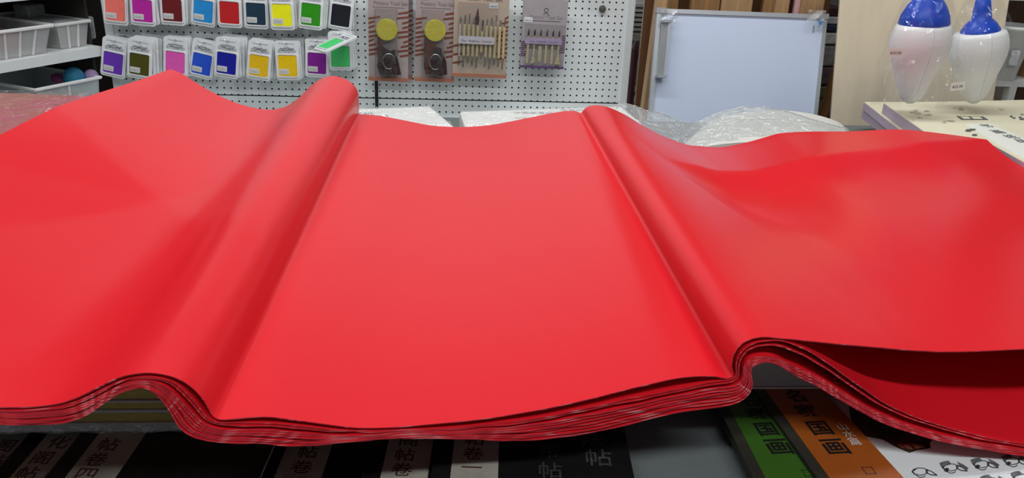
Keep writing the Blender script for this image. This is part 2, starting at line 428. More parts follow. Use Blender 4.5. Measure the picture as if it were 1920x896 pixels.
# ================================================================ BOOKS IN FRONT
black = mat('black_cover', (0.006, 0.006, 0.006), 0.45, 0.25, 0.3, 12)
strip_m = mat('tan_title_strip', (0.26, 0.25, 0.21), 0.6, 0.3, 0.12, 60)
ink_brown = mat('brown_ink', (0.055, 0.018, 0.012), 0.6, 0.3)
ink_pale = mat('faded_grey_ink', (0.06, 0.06, 0.055), 0.6, 0.3, 0.6, 90)
pages = mat('page_edges', (0.45, 0.43, 0.38), 0.8, 0.2, 0.2, 60, stretch=(1, 1, 40))
def book(px, py, ztop, wd, ln, rot, thick, cover, label, right=False):
    """px,py: where the near-left (or near-right) corner is seen on the plane z=ztop"""
    p = onZ(px, py, ztop)
    r = empty('book', (p.x, p.y, ztop-thick), label, 'book', rot=(0, 0, rot))
    x0, x1 = (-wd, 0) if right else (0, wd)
    mesh('pages', *boxg(x0+.002, x1-.002, .002, ln-.002, .001, thick-.001), pages, r)
    c = mesh('cover', *join([boxg(x0, x1, 0, ln, thick-.001, thick), boxg(x0, x1, 0, ln, 0, .001), boxg(x0, x0+.002, 0, ln, .001, thick-.001)]), cover, r)
    return r, x0, thick
def flatM(x, y, z, rot=0): return Matrix.Translation((x, y, z)) @ Matrix.Rotation(rot, 4, 'Z')
Rb = math.radians(-4.0)
specs = [(-95, 0.771, '淳化阁帖卷五', 'far left black copybook, the first with a tan title strip, mostly outside the frame', 0.054),
         (8, 0.781, '淳化阁帖', 'black copybook at the left whose tan strip ends in light brown characters, second from left', 0.054),
         (112, 0.791, '阁帖卷四', 'black copybook with tan strip and the character 四, beside a wide black cover', 0.054),
         (509, 0.771, '阁帖卷三', 'black copybook with dim strip, lowest of the overlapping trio under the red pile', 0.054),
         (710, 0.781, '阁帖卷二', 'black copybook with dim strip reading 帖卷, middle of the overlapping trio', 0.054),
         (842, 0.791, '阁帖卷一', 'black copybook with strip 帖卷一 and faded large calligraphy on its cover', 0.054)]
chars = {0: [('阁', 8, 838), ('帖', -12, 866)], 1: [('化', 110, 832), ('阁', 78, 861), ('帖', 50, 890)], 2: [('帖', 203, 836), ('卷', 180, 864), ('四', 160, 892)],
         3: [('帖', 577, 850), ('卷', 565, 878)], 4: [('阁', 766, 828), ('帖', 759, 855), ('卷', 753, 883)], 5: [('帖', 890, 826), ('卷', 887, 853), ('一', 884, 879)]}
for k, (px, zt, s, lb, sw) in enumerate(specs):
    wd = 0.232
    r, x0, th = book(px-36, 905, zt, wd, 0.34, Rb, 0.010, black, lb)
    r.location.z -= 0.0
    mesh('title_strip', *boxg(.022, .022+sw, .0, .335, th, th+.0006), strip_m, r)
    for (ch, cx_, cy_) in chars.get(k, ()):
        q = r.matrix_basis.inverted() @ onZ(cx_, cy_, zt)
        text('title_character', ch, .0255, ink_brown, r, flatM(q.x, q.y, th+.0009), bold=.0002)
    if k == 5:
        for (ch, xx, yy, ss) in (('法', .190, .088, .034), ('帖', .194, .052, .034), ('帝', .136, .062, .030), ('帖', .136, .026, .030)):
            text('cover_calligraphy', ch, ss, ink_pale if xx > .16 else mat('very_faded_ink', (0.022, 0.022, 0.02), 0.6), r, flatM(xx, yy, th+.0006), bold=.0002)

green_c = mat('green_cover', (0.035, 0.11, 0.012), 0.4, 0.4, 0.1, 20)
orange_c = mat('orange_cover', (0.30, 0.075, 0.010), 0.4, 0.4, 0.1, 20)
ink_black = mat('black_ink', (0.008, 0.008, 0.008), 0.5, 0.3)
ink_white = mat('white_ink', (0.5, 0.5, 0.5), 0.5, 0.3)
white_c = mat('white_cover', (0.68, 0.73, 0.73), 0.4, 0.4, 0.05, 6)
spine_m = mat('dark_spine', (0.03, 0.03, 0.022), 0.5, 0.3, .3, 20)
frame_ink = mat('dark_red_ink', (0.10, 0.02, 0.015), 0.5)
def pquad(c, z): return [onZ(x, y, z) for x, y in c]
def pbook(c, ztop, thick, cover, label, spine=True):
    """book whose four cover corners (near-left, near-right, far-right, far-left) are given"""
    P = pquad(c, ztop); o0 = P[0].copy(); o0.z = ztop-thick
    ex = (P[1]-P[0]).normalized(); rot = math.atan2(ex.y, ex.x)
    r = empty('book', o0, label, 'book')
    mesh('cover', *join([slabg(P, (0, 0, -.001)), slabg([q-Vector((0, 0, thick)) for q in P], (0, 0, .001))]), cover, r, off=o0)
    cen = sum(P, Vector())/4
    mesh('pages', *slabg([cen+(q-cen)*.985-Vector((0, 0, .001)) for q in P], (0, 0, -thick+.002)), pages, r, off=o0)
    return r, P, o0, rot
# white painting manual (lowest), then green, then orange
rw, PW, ow, rotw = pbook([(1640, 990), (2110, 960), (1990, 700), (1520, 715)], 0.776, 0.012, white_c, 'white painting manual showing small ink bird sketches and a painted fish, beneath the red edge')
rg, PG, og, rotg = pbook([(1452, 930), (1572, 930), (1410, 700), (1335, 700)], 0.786, 0.020, green_c, 'green calligraphy painting book with black brush title, left of the orange book')
ro, PO, oo, roto = pbook([(1580, 930), (1726, 930), (1515, 700), (1412, 700)], 0.792, 0.014, orange_c, 'orange painting book with black brush title and white side characters')
# dark rounded spine strips
for r_, P, o0, zt in ((rg, PG, og, .786), (ro, PO, oo, .792)):
    a, d = P[0], P[3]; e_ = (P[1]-P[0]).normalized()*.013
    mesh('spine', *slabg([a-e_*1.1, a+e_*.02, d+e_*.02, d-e_*1.1], (0, 0, -.012)), spine_m, r_, off=o0)
def put_char(r, o0, ch, px, py, z, size, rot, m, bold=.0006):
    p = onZ(px, py, z)-o0; text('title_character', ch, size, m, r, flatM(p.x, p.y, z-o0.z+.0004, rot), bold=bold)
ra = math.radians(4)
for ch, px, py, s in (('名', 1494, 744, .030), ('家', 1513, 772, .030), ('国', 1538, 804, .032), ('画', 1567, 839, .034)):
    put_char(ro, oo, ch, px, py, .792, s, ra, ink_black, .0007)
for ch, px, py in (('山', 1580, 801), ('水', 1592, 815), ('篇', 1603, 829)):
    put_char(ro, oo, ch, px, py, .792, .016, ra, ink_white, .0)
for ch, px, py, s in (('名', 1405, 752, .028), ('家', 1419, 777, .028), ('国', 1438, 806, .030), ('画', 1461, 839, .034)):
    put_char(rg, og, ch, px, py, .786, s, ra, ink_black, .0007)
for ch, px, py in (('花', 1477, 807), ('鸟', 1487, 822), ('篇', 1497, 836)):
    put_char(rg, og, ch, px, py, .786, .015, ra, ink_white, .0)
def frame_mark(r, o0, px, py, z, s, m):
    p = onZ(px, py, z)-o0; x, y, zz = p.x, p.y, z-o0.z
    g = [boxg(x-s, x+s, y-s, y-s+.0012, zz, zz+.0004), boxg(x-s, x+s, y+s-.0012, y+s, zz, zz+.0004), boxg(x-s, x-s+.0012, y-s, y+s, zz, zz+.0004), boxg(x+s-.0012, x+s, y-s, y+s, zz, zz+.0004)]
    mesh('seal_mark', *join(g), m, r)
frame_mark(ro, oo, 1629, 882, .792, .0065, frame_ink); frame_mark(rg, og, 1516, 887, .786, .0065, mat('dark_green_ink', (0.01, 0.03, 0.006), .5))
# ink fish painting on the white manual
def blot(name, pts, z, m, r, o0, dz=.0006):
    P = [onZ(x, y, z) for x, y in pts]; mesh(name, *slabg(P, (0, 0, dz)), m, r, off=o0)
ink_wash = mat('ink_wash', (0.012, 0.010, 0.009), 0.6, 0.2, 0.0, 30, color2=(0.06, 0.045, 0.03))
ink_orange = mat('orange_wash', (0.30, 0.10, 0.04), 0.6, 0.2, 0.0, 60, color2=(0.10, 0.02, 0.01))
cream_wash = mat('cream_wash', (0.40, 0.28, 0.18), 0.6)
blot('fish_body', [(1590, 750), (1598, 800), (1622, 818), (1655, 824), (1680, 838), (1705, 849), (1720, 844), (1745, 840), (1743, 830), (1752, 822), (1735, 805), (1700, 770), (1640, 740)], .776, ink_wash, rw, ow)
blot('fish_fin', [(1680, 832), (1690, 840), (1712, 843), (1735, 838), (1722, 834), (1700, 832)], .7768, ink_orange, rw, ow)
blot('fish_fin', [(1694, 834), (1702, 841), (1711, 842), (1705, 835)], .7775, cream_wash, rw, ow)
blot('fish_fin', [(1712, 834), (1716, 840), (1727, 838)], .7775, cream_wash, rw, ow)
sk = mat('ink_line', (0.02, 0.02, 0.022), 0.6); skg = mat('grey_ink_wash', (0.14, 0.15, 0.16), 0.6, 0.3, 0.5, 200)
def stroke(pts, wpx, z):
    P = [onZ(x, y, z) for x, y in pts]; g = []
    for a, b_ in zip(P[:-1], P[1:]):
        d = (b_-a); n = Vector((-d.y, d.x, 0)).normalized()*wpx
        g.append(slabg([a-n, b_-n, b_+n, a+n], (0, 0, .0004)))
    return g
def arc(cx, cy, rx, ry, a0, a1, n=8):
    return [(cx+rx*math.cos(math.radians(a0+(a1-a0)*i/n)), cy+ry*math.sin(math.radians(a0+(a1-a0)*i/n))) for i in range(n+1)]
for k, (cx, cy) in enumerate(((1735, 882), (1792, 874), (1850, 868), (1908, 862), (1868, 900), (1925, 893))):
    g = stroke(arc(cx-10, cy+2, 15, 7, 0, 350), .0004, .7765) + stroke(arc(cx-8, cy+8, 8, 5, 20, 200), .0004, .7765) + stroke([(cx-18, cy+8), (cx-24, cy+2), (cx-16, cy-4)], .0005, .7765)
    g += stroke([(cx+2, cy-2), (cx+12, cy+2), (cx+22, cy+9), (cx+10, cy+8), (cx+2, cy+4), (cx+2, cy-2)], .0006, .7765)
    mesh('bird_sketch', *join(g), sk, rw, off=ow)
    if k:
        blot('bird_wing', [(cx-30, cy-6), (cx-26, cy+2), (cx-20, cy-1), (cx-8, cy-4), (cx-14, cy-10), (cx-22, cy-9)], .7768, skg, rw, ow, .0004)
        blot('bird_wing', [(cx+3, cy-8), (cx+8, cy-1), (cx+20, cy+8), (cx+24, cy+4), (cx+14, cy-3)], .7768, skg, rw, ow, .0004)
        blot('bird_tail', [(cx-22, cy+8), (cx-16, cy+11), (cx-12, cy+5), (cx-18, cy+3)], .7768, sk, rw, ow, .0004)

# ================================================================ PEGBOARD DISPLAY
PY = 3.10
pb = D.materials.new('perforated_board'); pb.use_nodes = True; nt = pb.node_tree; b = nt.nodes['Principled BSDF']
b.inputs['Base Color'].default_value = (0.80, 0.855, 0.85, 1); b.inputs['Roughness'].default_value = 0.38
tc = nt.nodes.new('ShaderNodeTexCoord'); sep = nt.nodes.new('ShaderNodeSeparateXYZ'); nt.links.new(tc.outputs['Object'], sep.inputs[0])
PITCHH = 0.0248
def M1(op, a, b_=None, c=None):
    nd = nt.nodes.new('ShaderNodeMath'); nd.operation = op
    for i, v in enumerate((a, b_, c)):
        if v is None: continue
        if isinstance(v, (int, float)): nd.inputs[i].default_value = v
        else: nt.links.new(v, nd.inputs[i])
    return nd.outputs[0]
fx = M1('SUBTRACT', M1('FRACT', M1('DIVIDE', sep.outputs['X'], PITCHH)), 0.5)
fz = M1('SUBTRACT', M1('FRACT', M1('DIVIDE', sep.outputs['Z'], PITCHH)), 0.5)
dist = M1('SQRT', M1('ADD', M1('MULTIPLY', fx, fx), M1('MULTIPLY', fz, fz)))
hole = M1('LESS_THAN', dist, 0.135)
tr = nt.nodes.new('ShaderNodeBsdfTransparent'); ms = nt.nodes.new('ShaderNodeMixShader')
nt.links.new(hole, ms.inputs[0]); nt.links.new(b.outputs[0], ms.inputs[1]); nt.links.new(tr.outputs[0], ms.inputs[2])
nt.links.new(ms.outputs[0], nt.nodes['Material Output'].inputs[0])
pbw = mat('white_board_steel', (0.80, 0.855, 0.85), 0.38, 0.5, 0.03, 6)
darkback = mat('dark_backing', (0.03, 0.03, 0.03), 0.8)
L0 = onY(198, 60, PY); R0 = onY(1184, 90, PY); MID = onY(706, 170, PY)
seamz = onY(800, 186, PY).z
g0 = empty('pegboard_display', (MID.x, PY, 0), 'white perforated pegboard display wall carrying the blister packs', 'display stand')
def gl(x): return x-MID.x
def gp(name, x0, x1, y0, y1, z0, z1, m, bv=0):
    o = mesh(name, *boxg(gl(x0), gl(x1), y0, y1, z0, z1), m, g0)
    if bv: bevel(o, bv)
    return o
for (a, c) in ((L0.x+.012, MID.x-.006), (MID.x+.006, R0.x-.01)):
    gp('perforated_panel', a, c, 0, .0008, seamz+.002, 2.2, pb)
    gp('perforated_panel', a, c, 0, .0008, seamz-.42, seamz-.002, pb)
gp('backing_panel', L0.x+.01, R0.x-.01, .035, .04, .1, 2.2, darkback)
gp('side_frame', R0.x-.03, R0.x, -.006, .05, 0, 2.22, pbw, .003)
gp('side_frame', L0.x, L0.x+.03, -.006, .05, 0.0, 2.22, pbw, .003)
gp('upright_slot', MID.x-.006, MID.x+.006, -.004, .03, .1, MID.z+.06, mat('black_gap', (0.008, 0.008, 0.008), .7))
gp('bottom_shelf', L0.x, R0.x, -.34, .03, seamz-.20, seamz-.17, pbw, .003)
gp('top_rail', L0.x, R0.x, -.01, .05, 2.2, 2.24, pbw)
gp('base_panel', L0.x, R0.x, -.34, .05, 0, .12, pbw)

# ---- colour packs
card_m = mat('white_card', (0.84, 0.86, 0.87), 0.35, 0.5, 0.04, 40)
print_m = mat('grey_print', (0.40, 0.41, 0.43), 0.4, 0.5, 0.0, 90, color2=(0.62, 0.64, 0.66))
darkprint = mat('dark_print', (0.08, 0.09, 0.10), 0.5)
stick_m = mat('price_sticker', (0.72, 0.72, 0.68), 0.6, 0.3, .15, 150)
blist = film('clear_blister', (0.96, 0.97, 0.97), 0.07, 18, 0.4, 0.06)
wire_m = mat('zinc_wire', (0.6, 0.6, 0.6), 0.25, 0.5, metal=1.0)
CW, CH = 0.083, 0.138
card_me = plate(rrect(CW, CH, .010, cz=.018), .0, .006)
def wavy_marks(w_, z0, n, rnd):
    g = []
    x = -w_/2
    pts = []
    for i in range(n):
        xx = -w_/2+w_*i/(n-1); pts.append((xx, -.0012, z0+rnd.uniform(-.0035, .0035)))
    return tubeg(pts, .0009, 4)
def make_pack(color, cname, label, group, sticker=True, first_loc=None, tilt=0):
    rr = random.Random(hash(cname) % 999 if False else len(label))
    r = empty('paint_pack', first_loc, label, 'paint pack', group, rot=(0, math.radians(tilt), 0))
    mesh('card', *card_me, card_m, r)
    # raised tray lip
    outer = rrect(.074, .083, .008); inner = rrect(.066, .075, .006)
    n = len(outer)
    v = [(x, -.004, z) for x, z in outer]+[(x, -.004, z) for x, z in inner]+[(x, 0, z) for x, z in outer]+[(x, 0, z) for x, z in inner]
    f = [(i, (i+1) % n, (i+1) % n+n, i+n) for i in range(n)]+[(i, i+2*n, (i+1) % n+2*n, (i+1) % n) for i in range(n)]+[(i+n, (i+1) % n+n, (i+1) % n+3*n, i+3*n) for i in range(n)]
    mesh('tray_lip', v, f, card_m, r)
    pad = mesh('colour_pad', *plate(rrect(.066, .073, .004), -.0025, 0), mat('pigment_'+cname, color, 0.6, 0.35, 0.06, 60), r)
    mesh('header_print', *plate(rrect(.062, .013, .002, cz=.051), -.0008, 0), print_m, r)
    mesh('brush_lettering', *join([wavy_marks(.050, .061, 14, rr), wavy_marks(.040, .055, 10, rr)]), darkprint, r)
    mesh('header_line', *plate(rrect(.055, .003, .001, cz=.077), -.0006, 0), print_m, r)
    if sticker:
        mesh('price_sticker', *plate(rrect(.034, .019, .001, n=1, cx=-.014, cz=-.021), -.0036, -.0026), stick_m, r)
        mesh('barcode_print', *join([boxg(-.028+i*.0035, -.0265+i*.0035, -.0041, -.0036, -.026, -.018) for i in range(8)]), print_m, r)
    return r
def copy_tree(o, parent=None):
    c = o.copy(); COL.objects.link(c)
    if parent is not None: c.parent = parent
    for ch in o.children: copy_tree(ch, c)
    return c
# (colour name, linear rgb, px, py, tilt, sticker, extra packs)
def lin(r_, g_, b_): return tuple(((v/255)/12.92 if v/255 <= .04045 else ((v/255+.055)/1.055)**2.4) for v in (r_, g_, b_))
def B(c, k=1.35): return tuple(min(1, v*k) for v in c)
packs = [
 ('coral', lin(255, 108, 98), 216.6, 18, 6, 1, 2), ('magenta', lin(170, 30, 145), 267.7, 20, 4, 1, 3), ('maroon', lin(98, 20, 24), 323.4, 19, 3, 1, 2),
 ('sky_blue', lin(30, 130, 195), 381.4, 21, 8, 1, 1), ('scarlet', lin(178, 26, 30), 430.5, 23.5, 3, 0, 2), ('dark_teal', lin(22, 50, 66), 480, 26, 2, 1, 2),
 ('lemon', lin(225, 240, 10), 529, 28, 0, 1, 3), ('leaf_green', lin(40, 135, 10), 583, 27, 6, 1, 3), ('black', lin(18, 20, 28), 639, 29, 8, 0, 1),
 ('violet', lin(96, 48, 165), 212.5, 118, 12, 1, 2), ('olive', lin(70, 68, 12), 261.7, 120.5, 9, 1, 4), ('pink', lin(208, 80, 165), 329, 116.5, 7, 0, 2),
 ('royal_blue', lin(32, 76, 190), 378.6, 120, 13, 1, 1), ('navy', lin(16, 22, 140), 425, 118.5, 8, 1, 4), ('amber', lin(212, 170, 14), 485.5, 123, 8, 1, 3),
 ('golden', lin(216, 178, 10), 539.6, 123, 0, 1, 3), ('purple', lin(118, 24, 130), 594.5, 118.5, 3, 1, 2), ('mint', lin(70, 190, 105), 638.5, 105.5, 0, 0, 2)]
nice = {'sky_blue': 'sky blue', 'dark_teal': 'dark teal', 'leaf_green': 'leaf green', 'royal_blue': 'royal blue'}
ORD = ['directly', 'second', 'third', 'last']
for i, (cn, col, px, py, tilt, stk, extra) in enumerate(packs):
    nm = nice.get(cn, cn); row = 'upper' if i < 9 else 'lower'
    Yf = PY-.024-.021*extra-.012
    p = onY(px, py, Yf)
    first = make_pack(B(col), cn, f'{nm} colour pack in white tray, frontmost on its hook, {row} row', 'colour packs on the pegboard', bool(stk), p, tilt*1.0)
    ca, sa = math.cos(math.radians(tilt)), math.sin(math.radians(tilt))
    # hook through the euro hole
    hx, hz = p.x+sa*.080, p.z+ca*.080
    hk = empty('pegboard_hook', (hx, PY, hz), f'steel wire hook holding the {nm} packs on the pegboard', 'hook', 'wire hooks on the pegboard')
    mesh('prong', *tubeg([(0, 0, 0), (0, -(PY-Yf)-.028, 0), (0, -(PY-Yf)-.038, .008)], .0016, 6), wire_m, hk)
    mesh('back_clip', *boxg(-.012, .012, -.004, 0, -.006, .006), wire_m, hk)
    for k in range(extra):
        c = copy_tree(first); c.location = (p.x+.0045*(k+1)+random.uniform(-.001, .002), Yf+.021*(k+1), p.z+random.uniform(-.003, .004))
        c.rotation_euler = (0, math.radians(tilt*(.6)+random.uniform(-3, 3)), 0)
        c['label'] = f'{nm} colour pack, {ORD[k]} behind the frontmost {nm} pack, {row} row'
        c['group'] = f'{nm} packs queued behind the front one'
# the loose mint pack tipped outward
mp_ = [o for o in COL.objects if o.name.startswith('paint_pack') and 'mint' in o.get('label', '') and 'frontmost' in o['label']][0]
c = copy_tree(mp_); c.location = onY(621, 83, PY-.16); c.rotation_euler = (math.radians(-72), 0, math.radians(-52))
c['label'] = 'mint colour pack tipped outward almost flat above the other mint packs'; c['group'] = 'colour packs on the pegboard'

# ---- tool packs
greyc = mat('mauve_card', (0.42, 0.35, 0.34), 0.5, 0.4, .06, 20)
beigec = mat('beige_card', (0.50, 0.40, 0.31), 0.5, 0.4, .06, 20)
rust = mat('rust_stripe', (0.22, 0.06, 0.03), 0.5)
plum = mat('plum_stripe', (0.13, 0.06, 0.16), 0.5)
rustedge = mat('rust_edge', (0.42, 0.17, 0.11), 0.5)
yell = mat('yellow_sponge', (0.68, 0.58, 0.06), 0.8, 0.2, .18, 300)
dkbrown = mat('dark_wood_tool', (0.050, 0.022, 0.022), 0.45, 0.4, .4, 60)
redwood = mat('red_wood_tool', (0.13, 0.035, 0.022), 0.4, 0.4, .3, 60)
palewood = mat('pale_wood_stick', (0.62, 0.50, 0.28), 0.5, 0.3, .15, 80)
steel = mat('tool_steel', (0.35, 0.33, 0.32), 0.3, 0.5, metal=.8)
label_band = mat('paper_band', (0.68, 0.62, 0.66), 0.5)
purple_band = mat('lilac_band', (0.50, 0.38, 0.55), 0.5)
XZ = Matrix.Rotation(math.radians(90), 4, 'X')
def card_text(s, size, m, r, x, y, z, bold=0): text('card_lettering', s, size, m, r, Matrix.Translation((x, y, z)) @ XZ, bold=bold)
def stripes(w_, z0, z1, n, m, r, side, ln, slope=.004):
    g = []
    for i in range(n):
        z = z0+(z1-z0)*i/(n-1); xa = side*w_/2; xb = side*(w_/2-ln*(.7+.3*math.sin(i*1.7)))
        g.append(slabg([(xa, -.0006, z+slope*side), (xb, -.0006, z), (xb, -.0006, z+.0032), (xa, -.0006, z+.0036+slope*side)], (0, .0005, 0)))
    mesh('side_stripes', *join(g), m, r)
def tool_pack(px0, px1, pyb, Y, h, thick, cardm, edgem, label, group=None, s=1.0):
    a = onY(px0, pyb, Y); b_ = onY(px1, pyb, Y); w_ = (b_-a).x/s; c = (a+b_)/2; h /= s; thick /= s
    r = empty('tool_pack', (c.x, Y, c.z), label, 'tool set', group, rot=(0, math.radians(1.0), 0))
    r.scale = (s, s, s)
    mesh('card', *boxg(-w_/2, w_/2, 0, thick, .006, h), cardm, r)
    mesh('edge_strip', *boxg(-w_/2-.001, w_/2+.001, -.002, thick+.001, 0, .007), edgem, r)
    return r, w_
def knife_pack(px0, px1, pyb, Y, label, variant):
    r, w_ = tool_pack(px0, px1, pyb, Y, .34, .012, greyc, rustedge, label, None, 1.95)
    stripes(w_, .05, .115, 9, rust, r, -1, .022); stripes(w_, .045, .122, 10, rust, r, 1, .022, .003)
    # blister shell
    bx = w_/2-.012
    mesh('blister', *join([boxg(-bx, bx-.008, -.020, -.019, .012, .130), boxg(-bx, -bx+.001, -.02, 0, .012, .130), boxg(bx-.009, bx-.008, -.02, 0, .012, .130), boxg(-bx, bx-.008, -.02, 0, .130, .131)]), blist, r)
    v, f = lathe([(.0005, 0), (.0185, 0), (.0195, .002), (.0195, .007), (.0185, .009), (.0005, .009)], 32)
    sp = mesh('round_sponge', [(x-(.0 if variant else .002), z-.0165, y+.096) for x, y, z in v], f, yell, r)
    # wooden rib, scraper and loop tools
    blade = [(-bx+.006, .108), (-bx+.012, .090), (-bx+(.030 if variant else .014), .062), (-bx+(.036 if variant else .012), .018), (-bx+.008, .016), (-bx+.004, .06)]
    mesh('wooden_knife', *plate(blade, -.014, -.008), redwood, r)
    fan = [(-.012, .066), (.004, .058), (.014, .062), (.024, .016), (-.014, .014), (-.020, .030)] if not variant else [(-.002, .068), (.012, .064), (.022, .040), (.024, .018), (.008, .014), (-.008, .020)]
    mesh('wooden_scraper', *plate(fan, -.017, -.011), dkbrown, r)
    mesh('wooden_rib', *plate(rrect(.030, .040, .012, cx=-.004, cz=.036), -.0105, -.006), dkbrown, r)
    pts = [(.002+.011*math.cos(q*.4), -.018, .040+.014*math.sin(q*.4)) for q in range(14)]
    mesh('wire_loop', *tubeg(pts, .0008, 5), steel, r)
    mesh('ferrule', *tubeg([(.014, -.015, .062), (.016, -.015, .050)], .003, 8), steel, r)
    mesh('hang_hole', *plate(rrect(.016, .004, .0019, cz=.29), -.0008, 0), darkback, r)
    mesh('price_sticker', *plate(rrect(.016, .008, .001, n=1, cx=-w_/2+.014, cz=.152), -.0008, 0), mat('sticker_white', (.75, .78, .8), .5), r)
    card_text('¥30.00', .0045, darkprint, r, -w_/2+.014, -.001, .152)
    card_text('Pottery Tool Set', .009, mat('mauve_print', (.25, .2, .22), .5), r, 0.004, -.0008, .141)
    mesh('rule_line', *boxg(-.028, .028, -.0006, 0, .1335, .1345), mat('mauve_print', (.25, .2, .22)), r)
    return r
Yt = PY-.075
k1 = knife_pack(692, 765, 152, Yt, 'mauve blister pack of dark wooden tools with yellow round sponge, leftmost tool set in front', 0)
c = copy_tree(k1); c.location.y += .046; c.location.x += .012; c['label'] = 'mauve tool pack hanging just behind the leftmost pack with yellow sponge'
k2 = knife_pack(778, 850, 153, Yt, 'mauve blister pack with yellow sponge and a long reddish wooden knife, second tool set', 1)
# clay set with many sticks
r, w_ = tool_pack(848, 948, 145, Yt-.01, .32, .03, beigec, rustedge, 'beige pack of eleven pale wooden clay sticks, widest tool set on the pegboard', None, 1.9)
stripes(w_, .035, .085, 7, rust, r, 1, .026, .004); stripes(w_, .028, .060, 3, rust, r, -1, .03, .004)
stripes(w_, .092, .110, 3, rust, r, 1, .012, .004)
for i in range(11):
    x = -w_/2+.012+.0162*i*w_/.2
    zc = .062; top = .100-.0003*i; bt = .040-.0002*i
    if i == 5: top, bt = .088, .048
    s = mesh('wooden_stick', *tubeg([(x, -.006, bt), (x, -.006, bt+.002), (x, -.006, top-.002), (x, -.006, top)], [.0018, .0026, .0026, .0018] if i else [.0012]*4, 8), palewood if i else label_band, r)
    mesh('tool_tip', *tubeg([(x, -.006, top), (x+.001, -.006, top+.012+.004*(i % 3))], [.0009, .0015], 6), steel if i != 5 else dkbrown, r)
    mesh('tool_tip', *tubeg([(x, -.006, bt), (x-.001, -.006, bt-.012-.004*((i+1) % 3))], [.0009, .0015], 6), steel, r)
mesh('wooden_brush_tip', *tubeg([(-.008, -.007, .100), (-.008, -.007, .112), (-.007, -.007, .129)], [.0030, .0036, .0006], 8), dkbrown, r)
mesh('paper_band', *plate(rrect(.068, .014, .003, cx=-.008, cz=.0715), -.011, -.0095), label_band, r)
card_text('Clay · Potteries · Ceramic', .0055, darkprint, r, -.008, -.0113, .0700)
card_text('Salon Tool Set', .011, mat('brown_print', (.16, .10, .07), .5), r, .006, -.0008, .146)
mesh('figure_logo', *join([tubeg([(0.012+.005*math.cos(q*.7), -.0008, .160+.005*math.sin(q*.7)) for q in range(10)], .0006, 4), tubeg([(.006, -.0008, .150), (.012, -.0008, .155), (.018, -.0008, .149)], .0006, 4)]), mat('brown_print', (.16, .10, .07), .5), r)
mesh('price_sticker', *plate(rrect(.017, .009, .001, n=1, cx=.022, cz=.134), -.0008, 0), mat('sticker_white', (.75, .78, .8), .5), r)
card_text('¥30.00', .0045, darkprint, r, .022, -.001, .133)
mesh('blister', *join([boxg(-w_/2+.008, w_/2-.02, -.0135, -.0128, .022, .138), boxg(-w_/2+.008, w_/2-.02, -.0135, 0, .138, .1388), boxg(-w_/2+.008, -w_/2+.009, -.0135, 0, .022, .138)]), blist, r)
# purple pottery set
mauve2 = mat('grey_mauve_card', (0.41, 0.37, 0.38), 0.5, 0.4, .06, 20)
r, w_ = tool_pack(975, 1056, 128, Yt, .245, .03, mauve2, mat('plum_edge', (.13, .07, .17), .5), 'grey mauve pack of six carved pale wooden tools with purple stripes, rightmost tool set', None, 1.25)
stripes(w_, .035, .075, 8, plum, r, -1, .022, .003); stripes(w_, .045, .092, 8, plum, r, 1, .022, .003)
xs = [-.048, -.030, -.018, -.004, .010, .024]
shapes = ['flat', 'fanl', 'oval', 'flat', 'flat', 'fan']
for x, sh in zip([-.047+.0178*i for i in range(6)], shapes):
    x += .002
    base = {'flat': [(-.003, .066), (-.0042, .03), (-.004, .012), (0, .008), (.0035, .012), (.004, .03), (.0028, .066)],
            'fanl': [(-.002, .066), (-.003, .03), (-.006, .018), (-.008, .006), (.005, .012), (.003, .03), (.002, .066)],
            'oval': [(-.0045, .060), (-.0055, .035), (-.005, .018), (0, .012), (.005, .018), (.0055, .035), (.0045, .060)],
            'fan': [(-.002, .066), (-.003, .035), (-.008, .008), (.008, .008), (.003, .035), (.002, .066)]}[sh]
    mesh('wooden_tool', *plate([(x+a*.95, .006+b_*.98) for a, b_ in base], -.0075, -.004), palewood, r)
    mesh('tool_shaft', *tubeg([(x, -.006, .070), (x, -.006, .094)], [.003, .0022], 8), palewood, r)
    mesh('tool_loop', *tubeg([(x, -.006, .092), (x, -.006, .104), (x+.001, -.006, .112)], [.0022, .0024, .0008], 8), dkbrown, r)
mesh('paper_band', *plate(rrect(.108, .0175, .003, cx=-.001, cz=.080), -.0095, -.0082), purple_band, r)
card_text('Clay · Potteries · Ceramic', .0078, mat('plum_print', (.2, .1, .25), .5), r, 0, -.0098, .078)
card_text('Pottery Tool Set', .014, mat('mauve_print2', (.30, .27, .30), .5), r, .004, -.0008, .146)
mesh('figure_logo', *join([tubeg([(0.002+.006*math.cos(q*.7), -.0008, .166+.006*math.sin(q*.7)) for q in range(10)], .0008, 4), tubeg([(-.006, -.0008, .153), (.002, -.0008, .160), (.012, -.0008, .152)], .0008, 4)]), darkprint, r)
card_text('mont marine', .008, darkprint, r, -.045, -.0008, .167) if False else None
mesh('rule_line', *boxg(-.035, .045, -.0006, 0, .1345, .1360), darkprint, r)
mesh('price_sticker', *plate(rrect(.024, .014, .001, n=1, cx=-w_/2+.016, cz=.137), -.0012, 0), mat('sticker_white', (.75, .78, .8), .5), r)
card_text('¥30.00', .0065, darkprint, r, -w_/2+.016, -.0015, .135)
mesh('blister', *join([boxg(-.058, .060, -.0125, -.0118, .010, .125), boxg(-.058, .060, -.0125, 0, .125, .1258)]), blist, r)
# small tarnished knob on the board
p = onY(1129, 16, PY)
o = mesh('board_knob', *lathe([(.004, 0), (.012, .002), (.013, .008), (.009, .014), (.002, .016)], 18), mat('tarnished_brass', (.13, .13, .10), .5, .5, .5, 200)); o.location = (p.x, PY-.001, p.z); o.rotation_euler = (math.radians(90), 0, 0)
props(o, 'small tarnished round knob fixed alone on the upper right of the pegboard', 'knob')
